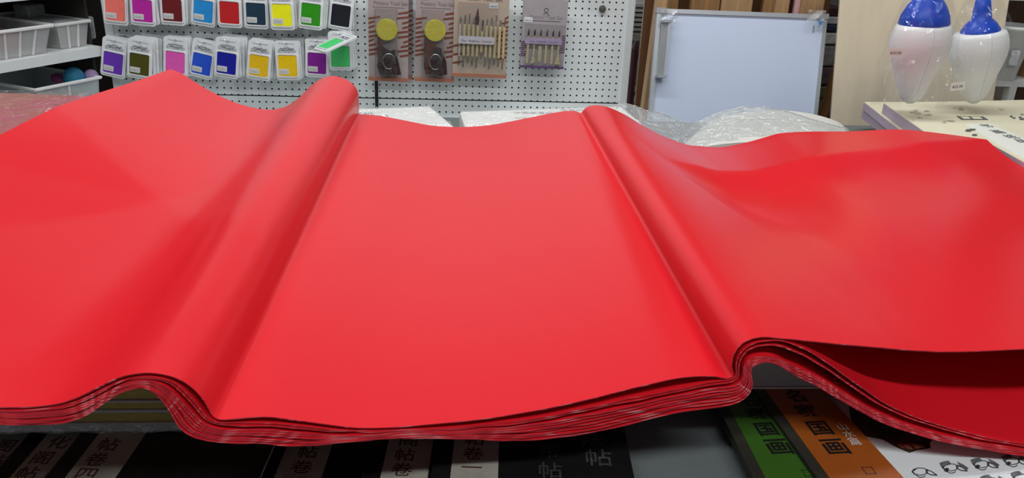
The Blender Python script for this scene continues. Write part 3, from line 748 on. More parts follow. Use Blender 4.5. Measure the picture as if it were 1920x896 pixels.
# clear bag corner hanging at the top of the board
pa = onY(1110, -20, PY-.05)
o = mesh('plastic_bag', *gridg(lambda u, v: (.13*(u-.5)*(1-.3*v), -.008*math.sin(u*9+v*4)-.01*math.sin(v*3.1), -.055*v+.045+.012*math.sin(u*6)*v), 24, 12), film('crinkled_film', (.97, .98, .98), .22, 60, 1.5, .1, .12), smooth=True)
o.location = (pa.x, PY-.05, pa.z); props(o, 'crinkled clear plastic bag corner hanging at the top of the pegboard', 'bag')

# ---- shelf below the board: green and white packets
greenp = mat('bright_green_packet', (0.02, 0.33, 0.05), 0.4, .5, .1, 20)
for (x0, x1, y0, y1, lb) in ((440, 505, 186, 196, 'bright green packet on the lower display shelf, behind the red dip at the left'), (520, 586, 187, 199, 'bright green packet right of the white card on the lower display shelf'), (676, 762, 190, 199, 'bright green packet on the lower shelf just right of the tall red hump')):
    zt = seamz-.075; a = onZ(x0, y0+2, zt); b_ = onZ(x1, y0+2, zt)
    a2 = onZ(x0-10, y1+16, zt); b2 = onZ(x1-4, y1+16, zt)
    o0 = Vector((a2.x, a2.y, zt-.095))
    r = empty('green_packet', o0, lb, 'packet', 'green packets on the lower shelf')
    mesh('packet_body', *slabg([a2, b2, b_, a], (0, 0, -.095)), greenp, r, off=o0)
    c_ = (a+b_+a2+b2)/4
    mesh('white_flash', *slabg([a2+(b2-a2)*.55, a2+(b2-a2)*.75, c_+(b_-a)*.12, c_], (0, 0, .001)), card_m, r, off=o0)
a = [onY(585, 181, 2.78), onY(630, 181, 2.78), onY(640, 206, 2.72), onY(600, 206, 2.72)]
o = mesh('white_card_sheet', *slabg(a, (0, .004, -.004)), card_m); props(o, 'small white card leaning between green packets under the pegboard', 'card')

# ================================================================ WRAPPED BUNDLES BEYOND THE RED SHEET
wp = mat('bundle_paper', (0.80, 0.80, 0.76), 0.6, 0.3, .06, 14)
filmw = film('bundle_film', (.98, .98, .98), .16, 22, 1.2, .12, .10)
def bundle(c, zt, h, label, mark=None, m=wp):
    P = pquad(c, zt); o0 = P[0].copy(); o0.z = zt-h
    r = empty('wrapped_bundle', o0, label, 'paper bundle', )
    o = mesh('paper', *slabg(P, (0, 0, -h)), m, r, off=o0); bevel(o, .006, 3)
    def fn(u, v):
        a = P[0]*(1-u)*(1-v)+P[1]*u*(1-v)+P[2]*u*v+P[3]*(1-u)*v
        e = min(u, 1-u, v, 1-v)
        dz = .004+.004*noise.noise(Vector((a.x*30, a.y*30, 0)))+.003*noise.noise(Vector((a.x*80, a.y*80, 3)))
        cen = (P[0]+P[2])/2
        q = cen+(a-cen)*1.02
        return (q.x, q.y, zt+dz-(.03 if e < .001 else 0))
    mesh('plastic_wrap', *gridg(fn, 50, 30), filmw, r, off=o0, smooth=True)
    return r, P, o0
zb = .862
pale_ink = mat('pale_grey_print', (.45, .45, .42), .6, .3, .3, 60)
b1, P1, o1 = bundle([(520, 236), (852, 237), (806, 199), (560, 208)], zb, .10, 'white plastic wrapped paper bundle beyond the middle panel, left of the gap')
b2, P2, o2 = bundle([(872, 237), (1205, 232), (1165, 199), (862, 209)], zb, .10, 'white plastic wrapped paper bundle beyond the middle panel, right of the gap')
for (x, y, s, ch) in ((680, 214, .03, '宣纸'), (715, 218, .02, '书画')):
    p = onZ(x, y, zb)-o1; text('printed_characters', ch, s, darkprint, b1, flatM(p.x, p.y, zb-o1.z+.0005, .1))
for (x, y, s, ch) in ((1000, 212, .022, '中国画宣纸'), (1080, 207, .022, '生宣四尺'), (990, 222, .018, '书画专用')):
    p = onZ(x, y, zb)-o2; text('printed_characters', ch, s, pale_ink, b2, flatM(p.x, p.y, zb-o2.z+.0005, .05))
# clear plastic covered bundle at the right with humped film
cream = mat('cream_paper', (0.66, 0.66, 0.60), 0.7, 0.2, .05, 12)
P3 = [onY(1250, 300, 2.06), onY(1610, 300, 2.06), onY(1585, 244, 2.42), onY(1320, 236, 2.42)]
for q in P3: q.z = .845
o3 = Vector((P3[0].x, P3[0].y, .762))
b3 = empty('wrapped_bundle', o3, 'cream paper bundle in loose humped clear plastic, in front of the whiteboard', 'paper bundle')
def pap(u, v):
    a = P3[0]*(1-u)*(1-v)+P3[1]*u*(1-v)+P3[2]*u*v+P3[3]*(1-u)*v
    e = min(u, 1-u)*min(1, 1); k = math.sin(math.pi*min(1, max(0, u)))
    return (a.x, a.y, .775+.052*k**.6)
v_, f_ = gridg(pap, 30, 12)
def skirt(fn, nu):
    P = [Vector(fn(i/nu, 0)) for i in range(nu+1)]+[Vector(fn(1, j/8)) for j in range(1, 9)]+[Vector(fn(i/nu, 1)) for i in range(nu-1, -1, -1)]+[Vector(fn(0, j/8)) for j in range(7, 0, -1)]
    n = len(P); v = P+[Vector((q.x, q.y, .762)) for q in P]
    return v, [(i, i+n, (i+1) % n+n, (i+1) % n) for i in range(n)]
mesh('paper', *join([(v_, f_), skirt(pap, 30)]), cream, b3, off=o3, smooth=False)
top = [(1160, 189), (1190, 200), (1240, 215), (1300, 232), (1330, 219), (1365, 208), (1400, 200), (1440, 202), (1500, 218), (1545, 231), (1590, 244)]
tx = [q[0] for q in top]; ty = [q[1] for q in top]
def fl(u, v):
    px = 1160+430*u; py = float(pchip(tx, ty, np.array([px]))[0])
    T = onY(px, py, 2.30); Bt = onY(px-15+60*(u-.3), max(py+54, 284), 2.03)
    w_ = v**.9; z = T.z*w_+Bt.z*(1-w_)
    x = T.x*v+Bt.x*(1-v); y = T.y*v+Bt.y*(1-v)
    return (x, y, z+.006*noise.noise(Vector((x*22, y*22, 0)))+.003*noise.noise(Vector((x*60, y*60, 5))))
filmc = film('loose_clear_film', (.97, .985, .985), .22, 30, 1.6, .10, .22)
mesh('plastic_wrap', *gridg(fl, 90, 30), filmc, b3, off=o3, smooth=True)
tp = [Vector(fl(u/60, 1.0)) for u in range(61)]
mesh('wrap_rim', *tubeg([q+Vector((0, 0, .001)) for q in tp], .0018, 6), film('rim_film', (.9, .92, .93), .5, 60, .6, .15, .35), b3, off=o3, smooth=True)
wy = mat('pale_stack', (.6, .6, .56), .7)
mesh('film_side', *gridg(lambda u, v: tuple(Vector(fl(u, 1.0))*(1-v)+Vector((fl(u, 1)[0], fl(u, 1)[1]+.02, .765))*v), 60, 6), filmc, b3, off=o3, smooth=True)

# left: pink wrapped bundle
PL = [onZ(-260, 330, .872), onZ(240, 262, .872), onZ(205, 180, .872), onZ(-160, 166, .872)]
o4 = Vector((PL[0].x, PL[0].y, .762))
b4 = empty('wrapped_bundle', o4, 'pink and tan bundle in shiny plastic wrap at the left edge, behind the red paper', 'paper bundle')
pinkm = mat('pink_tan_print', (0.60, 0.15, 0.22), 0.5, .4, 0, 7, color2=(.50, .22, .16), stretch=(1, 2.5, 1))
o = mesh('packed_goods', *slabg(PL, (0, 0, -.11)), pinkm, b4, off=o4); bevel(o, .01, 3)
def fn4(u, v):
    a = PL[0]*(1-u)*(1-v)+PL[1]*u*(1-v)+PL[2]*u*v+PL[3]*(1-u)*v
    return (a.x, a.y, a.z+.007+.006*noise.noise(Vector((a.x*9, a.y*30, 0)))+.003*noise.noise(Vector((a.x*30, a.y*80, 2))))
mesh('plastic_wrap', *gridg(fn4, 70, 50), film('pink_wrap_film', (1, .93, .93), .24, 14, 2.2, .05, .03, stretch=(1, 3.5, 1)), b4, off=o4, smooth=True)

# ================================================================ RIGHT: CREAM PADS AND BOTTLES
creamc = mat('cream_print_cover', (0.72, 0.68, 0.50), 0.5, .4, .05, 12)
lilac = mat('lilac_page_edges', (0.45, 0.36, 0.44), 0.6, .3, .12, 60, stretch=(1, 1, 30))
sepia = mat('grey_ink_print', (0.30, 0.28, 0.22), 0.6, .3, 0, 70, color2=(.55, .51, .38))
dsep = mat('dark_grey_print', (0.14, 0.15, 0.14), 0.6, .3, .5, 120)
def pad(c, zt, h, label, coverm=creamc):
    P = pquad(c, zt); o0 = P[0].copy(); o0.z = zt-h
    r = empty('paper_pad', o0, label, 'paper pad')
    mesh('cover', *slabg(P, (0, 0, -.0015)), coverm, r, off=o0)
    mesh('page_block', *slabg([q-Vector((0, 0, .0015)) for q in P], (0, 0, -h+.0015)), lilac, r, off=o0)
    return r, P, o0
zp = .885
padA, PA, oA = pad([(1742, 253), (1862, 272), (2150, 430), (2400, 300), (2150, 182), (1657, 193)], zp, .030, 'uppermost cream paper pad with grey ink flower prints, under the plastic bottles')
padB, PB, oB = pad([(1712, 262), (2330, 268), (2130, 190), (1620, 191)], zp-.0305, .024, 'cream paper pad poking out left beneath the uppermost printed pad')
padC, PC, oC = pad([(1706, 270), (2330, 278), (2130, 200), (1618, 203)], zp-.055, .03, 'lilac edged paper pad, lower in the pile of cream pads', creamc)
o = mesh('paper_ream', *boxg(1.52, 1.95, 1.92, 2.25, TZ, zp-.0855), wp); props(o, 'white ream at the bottom of the pile of cream pads', 'paper')
def onpad(g_pts, m, name, dz=.0006):
    P = [onZ(x, y, zp) for x, y in g_pts]; mesh(name, *slabg(P, (0, 0, dz)), m, padA, off=oA)
onpad([(1808, 233), (1855, 232), (1925, 262), (1990, 295), (1925, 300), (1870, 270)], mat('white_title_panel', (.74, .75, .68), .5), 'title_panel')
onpad([(1793, 218), (1843, 219), (1853, 225), (1803, 225)], dsep, 'title_box', .0010)
onpad([(1800, 219.5), (1815, 219.5), (1820, 223.5), (1807, 223.5)], creamc, 'title_box_window', .0014)
onpad([(1820, 219.5), (1837, 219.8), (1843, 223.8), (1826, 223.6)], creamc, 'title_box_window', .0014)
rr = random.Random(4)
def flower(cx, cy, sx, sy, m, n=7):
    for k in range(n):
        ax, ay = cx+rr.uniform(-sx, sx), cy+rr.uniform(-sy, sy); rx, ry = sx*rr.uniform(.2, .45), sy*rr.uniform(.15, .4)
        onpad([(ax+rx*math.cos(t_), ay+ry*math.sin(t_)) for t_ in (0, .8, 1.7, 2.4, 3.3, 4.2, 5.3)], m, 'ink_flower', .0007+.0001*k)
for (cx, cy, sx, sy, m, n) in ((1728, 212, 18, 6, sepia, 6), (1790, 205, 14, 3, sepia, 4), (1785, 229, 16, 4, sepia, 5), (1905, 219, 14, 5, dsep, 5), (1830, 248, 15, 6, dsep, 7), (1718, 222, 12, 3, sepia, 3), (1885, 205, 12, 2, sepia, 3)):
    flower(cx, cy, sx, sy, m, n)
for ch, x, y in (('书', 1850, 237), ('画', 1872, 248), ('纸', 1896, 257), ('品', 1916, 265)):
    p = onZ(x, y, zp)-oA; text('title_character', ch, .036, dsep, padA, flatM(p.x, p.y, zp-oA.z+.0012, .1), bold=.0003)

# bottles in bags
bwhite = mat('frosted_white_plastic', (0.74, 0.75, 0.75), 0.35, .5, .03, 8)
bblue = mat('blue_plastic_cap', (0.004, 0.06, 0.50), 0.35, .5, .1, 20)
bagm = film('bottle_bag_film', (.98, .985, .985), .06, 16, 1.8, .03, .0, stretch=(1, 1, .5))
tagm = mat('price_tag', (.72, .70, .64), .6, .3)
def bottle(pxc, pytop, pyshoulder, pxb, pyb, wpx, Y, price, tagpx, tagrot, label, tall):
    T = onY(pxc, pyshoulder, Y); Bp = onY(pxb, pyb, Y); S = Y/F*1.0
    H = (T-Bp).length; Rm = wpx/2*(CAM-T).length/F/1.0
    lean = math.atan2(T.x-Bp.x, T.z-Bp.z)
    r = empty('squeeze_bottle', Bp, label, 'bottle', rot=(0, lean, 0))
    prof = [(.010, 0), (.32*Rm, .01), (.45*Rm, .14*H), (.62*Rm, .32*H), (.82*Rm, .50*H), (.96*Rm, .66*H), (1.0*Rm, .76*H), (.98*Rm, .86*H), (.92*Rm, .95*H), (.85*Rm, 1.0*H), (.5*Rm, 1.0*H+.003)]
    mesh('bottle_body', *lathe(prof, 32, sy=.75), bwhite, r, smooth=True)
    if tall: cp = [(.66*Rm, .995*H), (.66*Rm, 1.03*H), (.50*Rm, 1.12*H), (.34*Rm, 1.18*H), (.30*Rm, 1.30*H), (.22*Rm, 1.50*H), (.05*Rm, 1.52*H)]
    else: cp = [(.80*Rm, .98*H), (.82*Rm, 1.02*H), (.76*Rm, 1.12*H), (.60*Rm, 1.24*H), (.40*Rm, 1.34*H), (.30*Rm, 1.5*H), (.05*Rm, 1.52*H)]
    cv, cf = lathe(cp, 32, sy=.8); mesh('cap', cv, cf, bblue, r, smooth=True)
    mesh('mould_seam', *tubeg([(0, -.75*Rm*1.0*q[0]/Rm-.0003, q[1]) for q in prof[2:-1]], .0006, 4), mat('seam_grey', (.6, .61, .62), .5), r)
    def bg(u, v):
        a = 2*math.pi*u; z = -.004+v*1.55*H; k = v*1.55
        rad = Rm*(1.12+.10*math.sin(a*3+v*5)+.06*math.sin(a*7-v*9))*(1.0 if k < .9 else max(.45, 1.0-(k-.9)*.9))
        sq = .35+.65*min(1, v*3)
        return (rad*math.cos(a)*(1.12 if k < .6 else 1), rad*math.sin(a)*.8*sq, z)
    mesh('plastic_bag', *gridg(bg, 48, 24), bagm, r, smooth=True)
    tp_ = onY(tagpx[0], tagpx[1], Y-Rm); M_ = r.matrix_basis.inverted()
    lp = Matrix.Rotation(-lean, 4, 'Y') @ (tp_-Bp)
    tg = mesh('price_tag', *plate(rrect(.040, .022, .001, n=1), -.0008, 0), tagm, r); tg.location = (lp.x, -Rm*.98, lp.z); tg.rotation_euler = (0, tagrot-lean, 0)
    tx_ = text('price_lettering', price, .0105, ink_black, tg, Matrix.Translation((0, -.0012, -.001)) @ XZ, bold=0)
    return r
YB = 2.12
bz = onY(1700, 196, YB)
bottle(1732, -60, 46, 1706, 193, 100, YB, '¥30.00', (1680, 99), math.radians(-3), 'white tapered squeeze bottle with broad blue cap in clear bag, the left bottle', False)
bottle(1838, -60, 60, 1826, 193, 92, YB+.08, '¥25.00', (1796, 162), math.radians(-8), 'white tapered squeeze bottle with tall blue nozzle in clear bag, the right bottle', True)

# ================================================================ WHITEBOARD AND BOARDS BEHIND
alu = mat('aluminium_frame', (0.55, 0.58, 0.60), 0.35, 0.5, .05, 10, metal=.6)
wbm = mat('whiteboard_surface', (0.58, 0.66, 0.82), 0.30, .5, .03, 3)
greyplast = mat('grey_plastic', (.30, .31, .33), .4)
TL, TR, BL_, BR_ = onY(1232, 16, 2.80), onY(1551, 28, 2.80), onY(1217, 205, 2.72), onY(1531, 222, 2.72)
kf = TL.z/(TL.z-BL_.z)*.985
BL2 = TL+(BL_-TL)*kf; BR2 = TR+(BR_-TR)*(TR.z/(TR.z-BR_.z)*.985)
r = empty('whiteboard', (BL2+BR2)/2, 'white dry erase board with aluminium frame standing on its short side', 'whiteboard')
oW = r.location.copy()
nrm = (TR-TL).cross(BL2-TL).normalized()
if nrm.y > 0: nrm = -nrm
mesh('writing_surface', *slabg([TL, TR, BR2, BL2], -nrm*.012), wbm, r, off=oW)
def frame_bar(a, b_, inward, name='frame_bar', wd=.014, m=alu, out=.006, inn=-.016):
    iv = inward.normalized()*wd
    g = slabg([a+nrm*out, b_+nrm*out, b_+iv+nrm*out, a+iv+nrm*out], nrm*(inn-out))
    return mesh(name, *g, m, r, off=oW)
frame_bar(TL, TR, BL2-TL); frame_bar(BL2, BR2, TL-BL2); frame_bar(TL, BL2, TR-TL); frame_bar(TR, BR2, TL-TR, wd=.012)
ux = (TR-TL).normalized(); uz = (TL-BL2).normalized()
for cpt, sx in ((TL, 1), (TR, -1), (BL2, 1), (BR2, -1)):
    sz_ = -1 if cpt in (TL, TR) else 1
    a = cpt-ux*.003*sx-uz*.003*sz_
    mesh('corner_cap', *slabg([a+nrm*.009, a+ux*.034*sx+nrm*.009, a+ux*.034*sx+uz*.018*sz_+nrm*.009, a+uz*.018*sz_+nrm*.009], -nrm*.026), greyplast, r, off=oW)
# pen tray on the left side
pa, pb_ = onY(1239, 40, 2.79), onY(1229, 142, 2.75)
mesh('pen_tray', *join([slabg([pa+nrm*.02, pa+ux*.016+nrm*.045, pb_+ux*.016+nrm*.045, pb_+nrm*.02], -nrm*.012), slabg([pa+ux*.016+nrm*.045, pa+ux*.022+nrm*.045, pb_+ux*.022+nrm*.045, pb_+ux*.016+nrm*.045], -nrm*.035)]), alu, r, off=oW)
for q in (pa, pb_-uz*.0):
    mesh('tray_end_cap', *slabg([q+nrm*.05-ux*.003, q+nrm*.05+ux*.026, q+nrm*.05+ux*.026-uz*.008, q+nrm*.05-ux*.003-uz*.008], -nrm*.04), greyplast, r, off=oW)
p = onY(1532, 40, 2.79); mesh('blue_sticker', *slabg([p+nrm*.013, p+ux*.012+uz*.010+nrm*.013, p+ux*.014-uz*.012+nrm*.013, p+ux*.004-uz*.014+nrm*.013], -nrm*.002), mat('sticker_blue', (.08, .28, .60), .4), r, off=oW)
p = onY(1515, 60, 2.79); mesh('smudge_mark', *slabg([p+nrm*.0006, p+ux*.02+uz*.004+nrm*.0006, p+ux*.022-uz*.004+nrm*.0006, p+ux*.005-uz*.006+nrm*.0006], -nrm*.0004), mat('smudge', (.36, .40, .50), .5), r, off=oW)
p = onY(1531, 48, 2.79); mesh('corner_lettering', *join([slabg([p-ux*.012-uz*.006*i+nrm*.0006, p-ux*.006-uz*.006*i+nrm*.0006, p-ux*.006-uz*(.006*i+.003)+nrm*.0006, p-ux*.012-uz*(.006*i+.003)+nrm*.0006], -nrm*.0004) for i in range(4)]), greyplast, r, off=oW)
for cx_, cy_ in ((1254, 30), (1528, 30)):
    p = onY(cx_, cy_, 2.78)
    mesh('corner_film', *gridg(lambda u, v: tuple(p+ux*(.06*(u-.5))-uz*(.035*(v-.5))+nrm*(.012+.006*math.sin(u*8+v*5))), 14, 8), filmc, r, off=oW, smooth=True)

# wooden planks standing behind the whiteboard
wood = mat('brown_wood', (0.36, 0.19, 0.075), 0.5, .4, .35, 10, stretch=(6, 6, .6))
wood_l = mat('light_brown_wood', (0.48, 0.29, 0.14), 0.5, .4, .25, 10, stretch=(6, 6, .6))
wood_d = mat('dark_brown_wood', (0.16, 0.07, 0.03), 0.5, .4, .3, 10, stretch=(6, 6, .6))
plyw = mat('pale_plywood', (0.76, 0.66, 0.49), 0.5, .35, .10, 5, stretch=(3, 3, .5))
def post(px0, px1, Y, ztop, dp, m, label, name='wooden_plank', lean=0, grp='wooden planks behind the whiteboard'):
    a = onY(px0, 100, Y); b_ = onY(px1, 100, Y)
    o = mesh(name, *boxg(-(b_.x-a.x)/2, (b_.x-a.x)/2, 0, dp, 0, ztop), m); o.location = ((a.x+b_.x)/2, Y, 0); o.rotation_euler = (0, lean, 0); bevel(o, .003)
    return props(o, label, 'plank', grp)
post(1203, 1222, 2.86, 1.9, .05, wood_l, 'light brown wooden plank standing at the left edge of the whiteboard', lean=math.radians(2.0))
post(1221, 1262, 2.93, 1.9, .03, wood, 'wide brown wooden plank behind the whiteboard, nearest its left corner')
post(1286, 1338, 2.95, 1.9, .03, wood, 'brown wooden plank second from the left behind the whiteboard')
post(1338, 1395, 3.0, 1.9, .03, wood_d, 'dark recessed wooden plank behind the middle of the whiteboard')
post(1340, 1398, 2.96, 1.16, .02, wood_l, 'short light plank behind the middle of the whiteboard top')
post(1418, 1440, 2.98, 1.9, .03, wood, 'narrow brown plank behind the whiteboard, right of the dark gap')
post(1440, 1466, 2.95, 1.9, .03, wood_l, 'narrow lighter plank behind the whiteboard near its right corner')
post(1476, 1487, 2.95, 1.9, .02, mat('pink_board', (.60, .35, .36), .5), 'thin pink strip standing between wooden planks', name='pink_strip')
post(1489, 1530, 2.93, 1.9, .03, wood_l, 'wide light brown plank behind the right corner of the whiteboard')
post(1200, 1540, 3.10, 1.7, .02, wood_d, 'broad dark wooden panel behind all the planks', name='wooden_backboard')
# big pale plywood board
a, b_, c, d = onY(1588, -160, 2.74), onY(1918, -160, 2.70), onY(1860, 205, 2.66), onY(1556, 245, 2.69)
kk = a.z/(a.z-d.z)*.99
d2 = a+(d-a)*kk; c2 = b_+(c-b_)*(b_.z/(b_.z-c.z)*.99)
o = mesh('plywood_board', *slabg([a, b_, c2, d2], (0.004, .018, 0)), plyw); props(o, 'large pale plywood board leaning behind the bottles', 'board')
bevel(o, .002)
# diagonal wooden leg in the gap
o = mesh('easel_leg', *tubeg([onY(1592, 60, 2.90), onY(1572, 120, 2.90), onY(1540, 225, 2.89), onY(1500, 360, 2.88), onY(1432, 640, 2.87)], .016, 4), wood); props(o, 'brown slanting easel leg between the whiteboard and plywood board', 'easel leg')

# ================================================================ BACKGROUND SHELVES
steelw = mat('cream_steel', (0.62, 0.63, 0.60), 0.5)
def rack(x0, x1, y0, y1, zs, label, m=steelw, back=True, ztop=2.1):
    r = empty('shelf_rack', (x0, y0, 0), label, 'shelf')
    for z in zs: mesh('shelf_board', *boxg(0, x1-x0, 0, y1-y0, z-.02, z), m, r)
    for x in (0, x1-x0-.03):
        for y in (0, y1-y0-.03): mesh('upright', *boxg(x, x+.03, y, y+.03, 0, ztop), m, r)
    if back: mesh('back_panel', *boxg(0, x1-x0, y1-y0-.01, y1-y0, 0, ztop), mat('grey_back', (.30, .30, .30), .8), r)
    return r
# behind the gap between board and planks
x0 = onY(1150, 50, 4.0).x; x1 = onY(1225, 50, 4.0).x
r = rack(x0, x1+.25, 4.0, 4.4, [onY(1195, q, 4.0).z for q in (206, 184, 164, 68)], 'white shelf rack seen in the slit right of the pegboard')
for i in range(7):
    z0 = onY(1195, 6+9*i, 4.02).z
    o = mesh('white_tray', *boxg(x0+.04, x1+.2, 4.02, 4.35, z0-.018, z0-.004), white_metal); props(o, f"thin white tray in the rack right of the pegboard, {['first', 'second', 'third', 'fourth', 'fifth', 'sixth', 'lowest'][i]} from the top", 'tray', 'thin white trays stacked in the rack')
for (py, hh, m, lb, nm) in ((164, .10, mat('grey_sack', (.38, .40, .42), .6, .3, .4, 20), 'grey bundle on the rack right of the pegboard', 'cloth_bundle'), (184, .03, mat('green_pack', (.10, .13, .04), .6, .3, .4, 50), 'dark green packet on the rack right of the pegboard', 'dark_packet'), (206, .05, mat('red_box', (.45, .03, .06), .5), 'small red box low in the slit right of the pegboard', 'red_box')):
    p = onY(1195, py, 4.0); o = mesh(nm, *boxg(-.10, .16, 0, .25, 0, hh), m); o.location = (p.x, 4.05, p.z); bevel(o, .01, 3); props(o, lb, 'box' if nm == 'red_box' else 'packet')
p = onY(1186, 140, 3.2); o = mesh('dark_red_pole', *tubeg([(p.x, 3.2, 0), (p.x, 3.2, p.z+.1), (p.x+.004, 3.2, p.z+.13)], [.014, .014, .006], 10), mat('dark_maroon', (.06, .01, .02), .4)); props(o, 'dark maroon pole standing at the right edge of the pegboard', 'pole')
# clutter right of the whiteboard
x0 = onY(1520, 50, 3.3).x; x1 = onY(1600, 50, 3.3).x
rack(x0-.05, x1+.2, 3.3, 3.7, [.3, .62, .93, 1.30], 'grey shelf rack in the gap between whiteboard and plywood board', mat('dark_shelf', (.10, .07, .06), .6))
cl = [(1536, 1574, 12, 32, (.06, .02, .02), 'dark maroon box on top in the gap beside the whiteboard'), (1530, 1575, 30, 46, (.55, .55, .60), 'white paper pile in the gap beside the whiteboard'),
      (1548, 1580, 46, 60, (.02, .03, .06), 'navy folded thing in the gap beside the whiteboard'), (1550, 1580, 62, 84, (.50, .50, .50), 'stack of white papers in the gap beside the whiteboard'),
      (1544, 1572, 86, 125, (.22, .20, .21), 'grey box in the middle of the gap beside the whiteboard'), (1565, 1576, 86, 96, (.40, .02, .04), 'tiny red box in the gap beside the whiteboard'),
      (1538, 1562, 126, 160, (.09, .06, .07), 'dark box low in the gap beside the whiteboard'), (1530, 1556, 162, 185, (.10, .09, .04), 'olive bundle at the bottom of the gap beside the whiteboard')]
for i, (xa, xb, ya, yb, cc, lb) in enumerate(cl):
    a = onY(xa, ya, 3.22); b_ = onY(xb, yb, 3.22)
    o = mesh('stored_box', *boxg(0, b_.x-a.x, 0, .2, 0, a.z-b_.z), mat('clutter_%d' % i, cc, .6, .3, .4, 30)); o.location = (a.x, 3.22+.0*i, b_.z); bevel(o, .006, 2); props(o, lb, 'box')

# right edge: white cup and wooden shelf
r = empty('shelf_rack', (onY(1880, 160, 2.75).x, 2.75, 0), 'brown wooden shelf unit at the far right behind the bottles', 'shelf')
zsh = onY(1900, 152, 2.75).z
mesh('shelf_board', *boxg(-.25, .55, 0, .35, zsh-.02, zsh), steelw, r)
mesh('shelf_board', *boxg(-.25, .55, 0, .35, zsh+.27, zsh+.29), steelw, r)
mesh('back_panel', *boxg(-.25, .55, .34, .35, 0, 2.0), wood_d, r)
mesh('upright', *boxg(.03, .055, 0, .03, 0, zsh-.02), steelw, r)
mesh('upright', *boxg(.5, .53, 0, .03, 0, 2.0), wood, r)
mesh('shelf_board', *boxg(-.25, .55, 0, .35, .3, .32), steelw, r)
pc = onY(1912, 152, 2.70)
r = empty('white_tub', (pc.x-.01, 2.80, zsh), 'white plastic tub on the shelf at the far right edge', 'tub')
mesh('tub_body', *lathe([(.045, 0), (.05, .005), (.075, .17), (.083, .175), (.083, .185), (.07, .185), (.04, .01)], 32), white_metal, r, smooth=True)
mesh('tub_print', *boxg(-.03, .0, -.079, -.074, .06, .11), print_m, r)
o = mesh('craft_roll', *tubeg([(pc.x+.10, 2.84, zsh+.03), (pc.x+.30, 2.86, zsh+.03)], .03, 16), wood); props(o, 'brown roll lying on the right shelf beside the tub', 'roll')

# ================================================================ LEFT SHELVES AND BASKETS
eR = onY(192, 87, 3.04); zS = eR.z; eL = onZ(0, 118, zS)
U = Vector((eR.x-eL.x, eR.y-eL.y, 0)).normalized(); V = Vector((-U.y, U.x, 0))
if V.x > 0: V = -V
base = Vector((eL.x, eL.y, 0))-U*.8
Lsh = (eR-eL).length+.8
r = empty('shelf_rack', base, 'white steel shelf unit at the left holding baskets', 'shelf')
def lslab(name, u0, u1, v0, v1, z0, z1, m, root, o0=None):
    P = [base+U*u0+V*v0, base+U*u1+V*v0, base+U*u1+V*v1, base+U*u0+V*v1]
    return mesh(name, *slabg([q+Vector((0, 0, z0)) for q in P], (0, 0, z1-z0)), m, root, off=o0 or root.location)
z2 = onY(0, 8, eL.y).z
lslab('shelf_board', 0, Lsh, 0, .42, zS-.032, zS, white_metal, r)
lslab('shelf_board', 0, Lsh, 0, .42, z2, z2+.03, white_metal, r)
zL = zS-.22
lslab('shelf_board', 0, Lsh, 0, .42, zL-.03, zL, white_metal, r)
lslab('back_panel', 0, Lsh, .42, .43, .1, 2.1, mat('brown_back', (.07, .045, .03), .8), r)
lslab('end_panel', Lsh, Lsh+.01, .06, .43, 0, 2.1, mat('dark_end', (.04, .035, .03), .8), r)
lslab('end_panel', 0, .02, .0, .43, 0, 2.1, white_metal, r)
bask = film('white_mesh_plastic', (.85, .83, .83), .05, 200, .3, .3, .32)
baskr = mat('basket_rim', (.72, .72, .70), .4)
def basket(u0, u1, v0, v1, z0, h, label, m, taper=.02, ribs=6):
    o0 = base+U*u0+V*v0; o0.z = z0
    rt = empty('storage_basket', o0, label, 'basket')
    def ring(z, ins): return [base+U*(u0+ins)+V*(v0+ins)+Vector((0, 0, z)), base+U*(u1-ins)+V*(v0+ins)+Vector((0, 0, z)), base+U*(u1-ins)+V*(v1-ins)+Vector((0, 0, z)), base+U*(u0+ins)+V*(v1-ins)+Vector((0, 0, z))]
    a, b2_ = ring(z0+.002, taper), ring(z0+h, 0)
    ai, bi = ring(z0+.005, taper+.003), ring(z0+h, .003)
    vs = a+b2_+ai+bi; fs = [(0, 3, 2, 1)]+[(i, (i+1) % 4, (i+1) % 4+4, i+4) for i in range(4)]+[(8+i, 12+i, 12+(i+1) % 4, 8+(i+1) % 4) for i in range(4)]+[(4+i, 4+(i+1) % 4, 12+(i+1) % 4, 12+i) for i in range(4)]+[(8, 9, 10, 11)]
    mesh('basket_body', vs, fs, m, rt, off=o0)
    c4 = ring(z0+h, -.004); mesh('basket_rim', *tubeg(c4+[c4[0], c4[1]], .006, 6), baskr, rt, off=o0)
    for k in range(1, ribs):
        q = k/ribs; pa_ = a[0]*(1-q)+a[1]*q-V*.001; pb2 = b2_[0]*(1-q)+b2_[1]*q-V*.001
        mesh('basket_rib', *tubeg([pa_, pb2], .004, 6), baskr, rt, off=o0)
    return rt
def u_of(px, py, z):
    p = onZ(px, py, z); return (p-base).dot(U)
uA = u_of(0, 112, zS); uB = u_of(97, 100, zS); uC = u_of(108, 98, zS)
basket(uA-.10, uB+.01, .015, .36, zS, onY(60, 55, (base+U*uA).y).z-zS if False else .09, 'white perforated plastic basket at the left end of the shelf, holding pink packets', bask, .02, 5)
basket(uB+.05, Lsh-.01, .04, .38, zS, .085, 'grey white slatted plastic basket on the shelf beside the pegboard', bask, .012, 3)
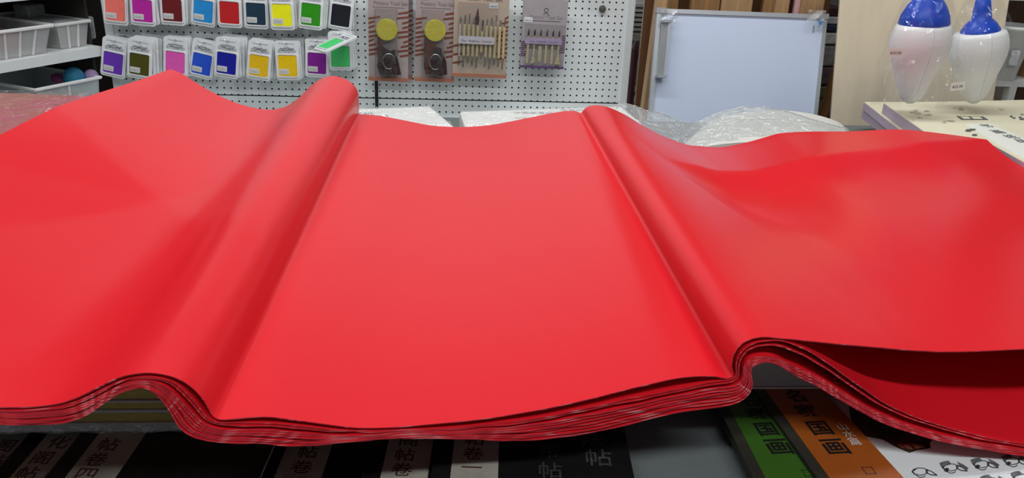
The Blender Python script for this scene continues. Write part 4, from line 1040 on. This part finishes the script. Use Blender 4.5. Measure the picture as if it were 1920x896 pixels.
for (uu, vv, zz, su, sv, sz_, cc, lb, nm) in ((uA-.02, .08, .008, .12, .10, .07, (.45, .12, .12), 'pink red packet inside the left white basket', 'red_packet'),
        (uA+.10, .14, .008, .10, .14, .05, (.40, .33, .28), 'tan packet inside the left white basket', 'tan_packet'),
        (uB+.09, .10, .008, .16, .14, .08, (.42, .46, .46), 'grey paper packet inside the right basket', 'grey_packet'),
        (uB+.12, .27, .008, .10, .08, .115, (.55, .58, .58), 'taller pale packet with dark print standing in the right basket', 'pale_packet')):
    P = [base+U*uu+V*vv, base+U*(uu+su)+V*vv, base+U*(uu+su)+V*(vv+sv), base+U*uu+V*(vv+sv)]
    o0 = Vector((P[0].x, P[0].y, zS+zz))
    o = mesh(nm, *slabg([q+Vector((0, 0, zS+zz)) for q in P], (0, 0, sz_)), mat('m_'+nm, cc, .5, .4, .4, 30), off=o0); bevel(o, .008, 3); props(o, lb, 'packet')
# lower box with foam eggs
basket(u_of(70, 172, zL+.11), Lsh-.03, .005, .36, zL, .115, 'translucent storage box with coloured balls below the baskets', film('translucent_box', (.88, .93, .93), .08, 60, .3, .2, .30), .01, 2)
def egg(px, py, rx, rz, vin, cc, lb, nm):
    # on the ray, at depth vin behind the shelf front
    d = ray(px, py); n_ = V; k = ((base+V*vin)-CAM).dot(n_)/d.dot(n_); p = CAM+d*k; s = k
    o = mesh('foam_egg', *sphereg((0, 0, 0), rx*k*1.0, rx*k, rz*k), mat('foam_'+nm, cc, .6, .3, .15, 60), smooth=True); o.location = p; return props(o, lb, 'foam egg')
egg(139, 146, 19, 20, .07, (.03, .22, .36), 'blue foam egg in the translucent box under the baskets', 'blue')
egg(171, 143, 13, 13, .05, (.42, .28, .52), 'lilac foam ball in the translucent box under the baskets', 'lilac')
egg(108, 146, 12, 9, .16, (.25, .05, .15), 'dark pink foam ball left of the blue foam egg', 'pink')

xl = onY(150, 60, 3.35).x
o = mesh('slit_blocker', *boxg(xl-1.2, xl+.16, 3.35, 3.38, 0, 2.2), mat('slit_blocker_dark', (.035, .028, .024), .8)); props(o, 'dark partition panel in the slit between the left shelf and the pegboard', 'panel')  # added panel, keeps the bright back wall from showing through the slit
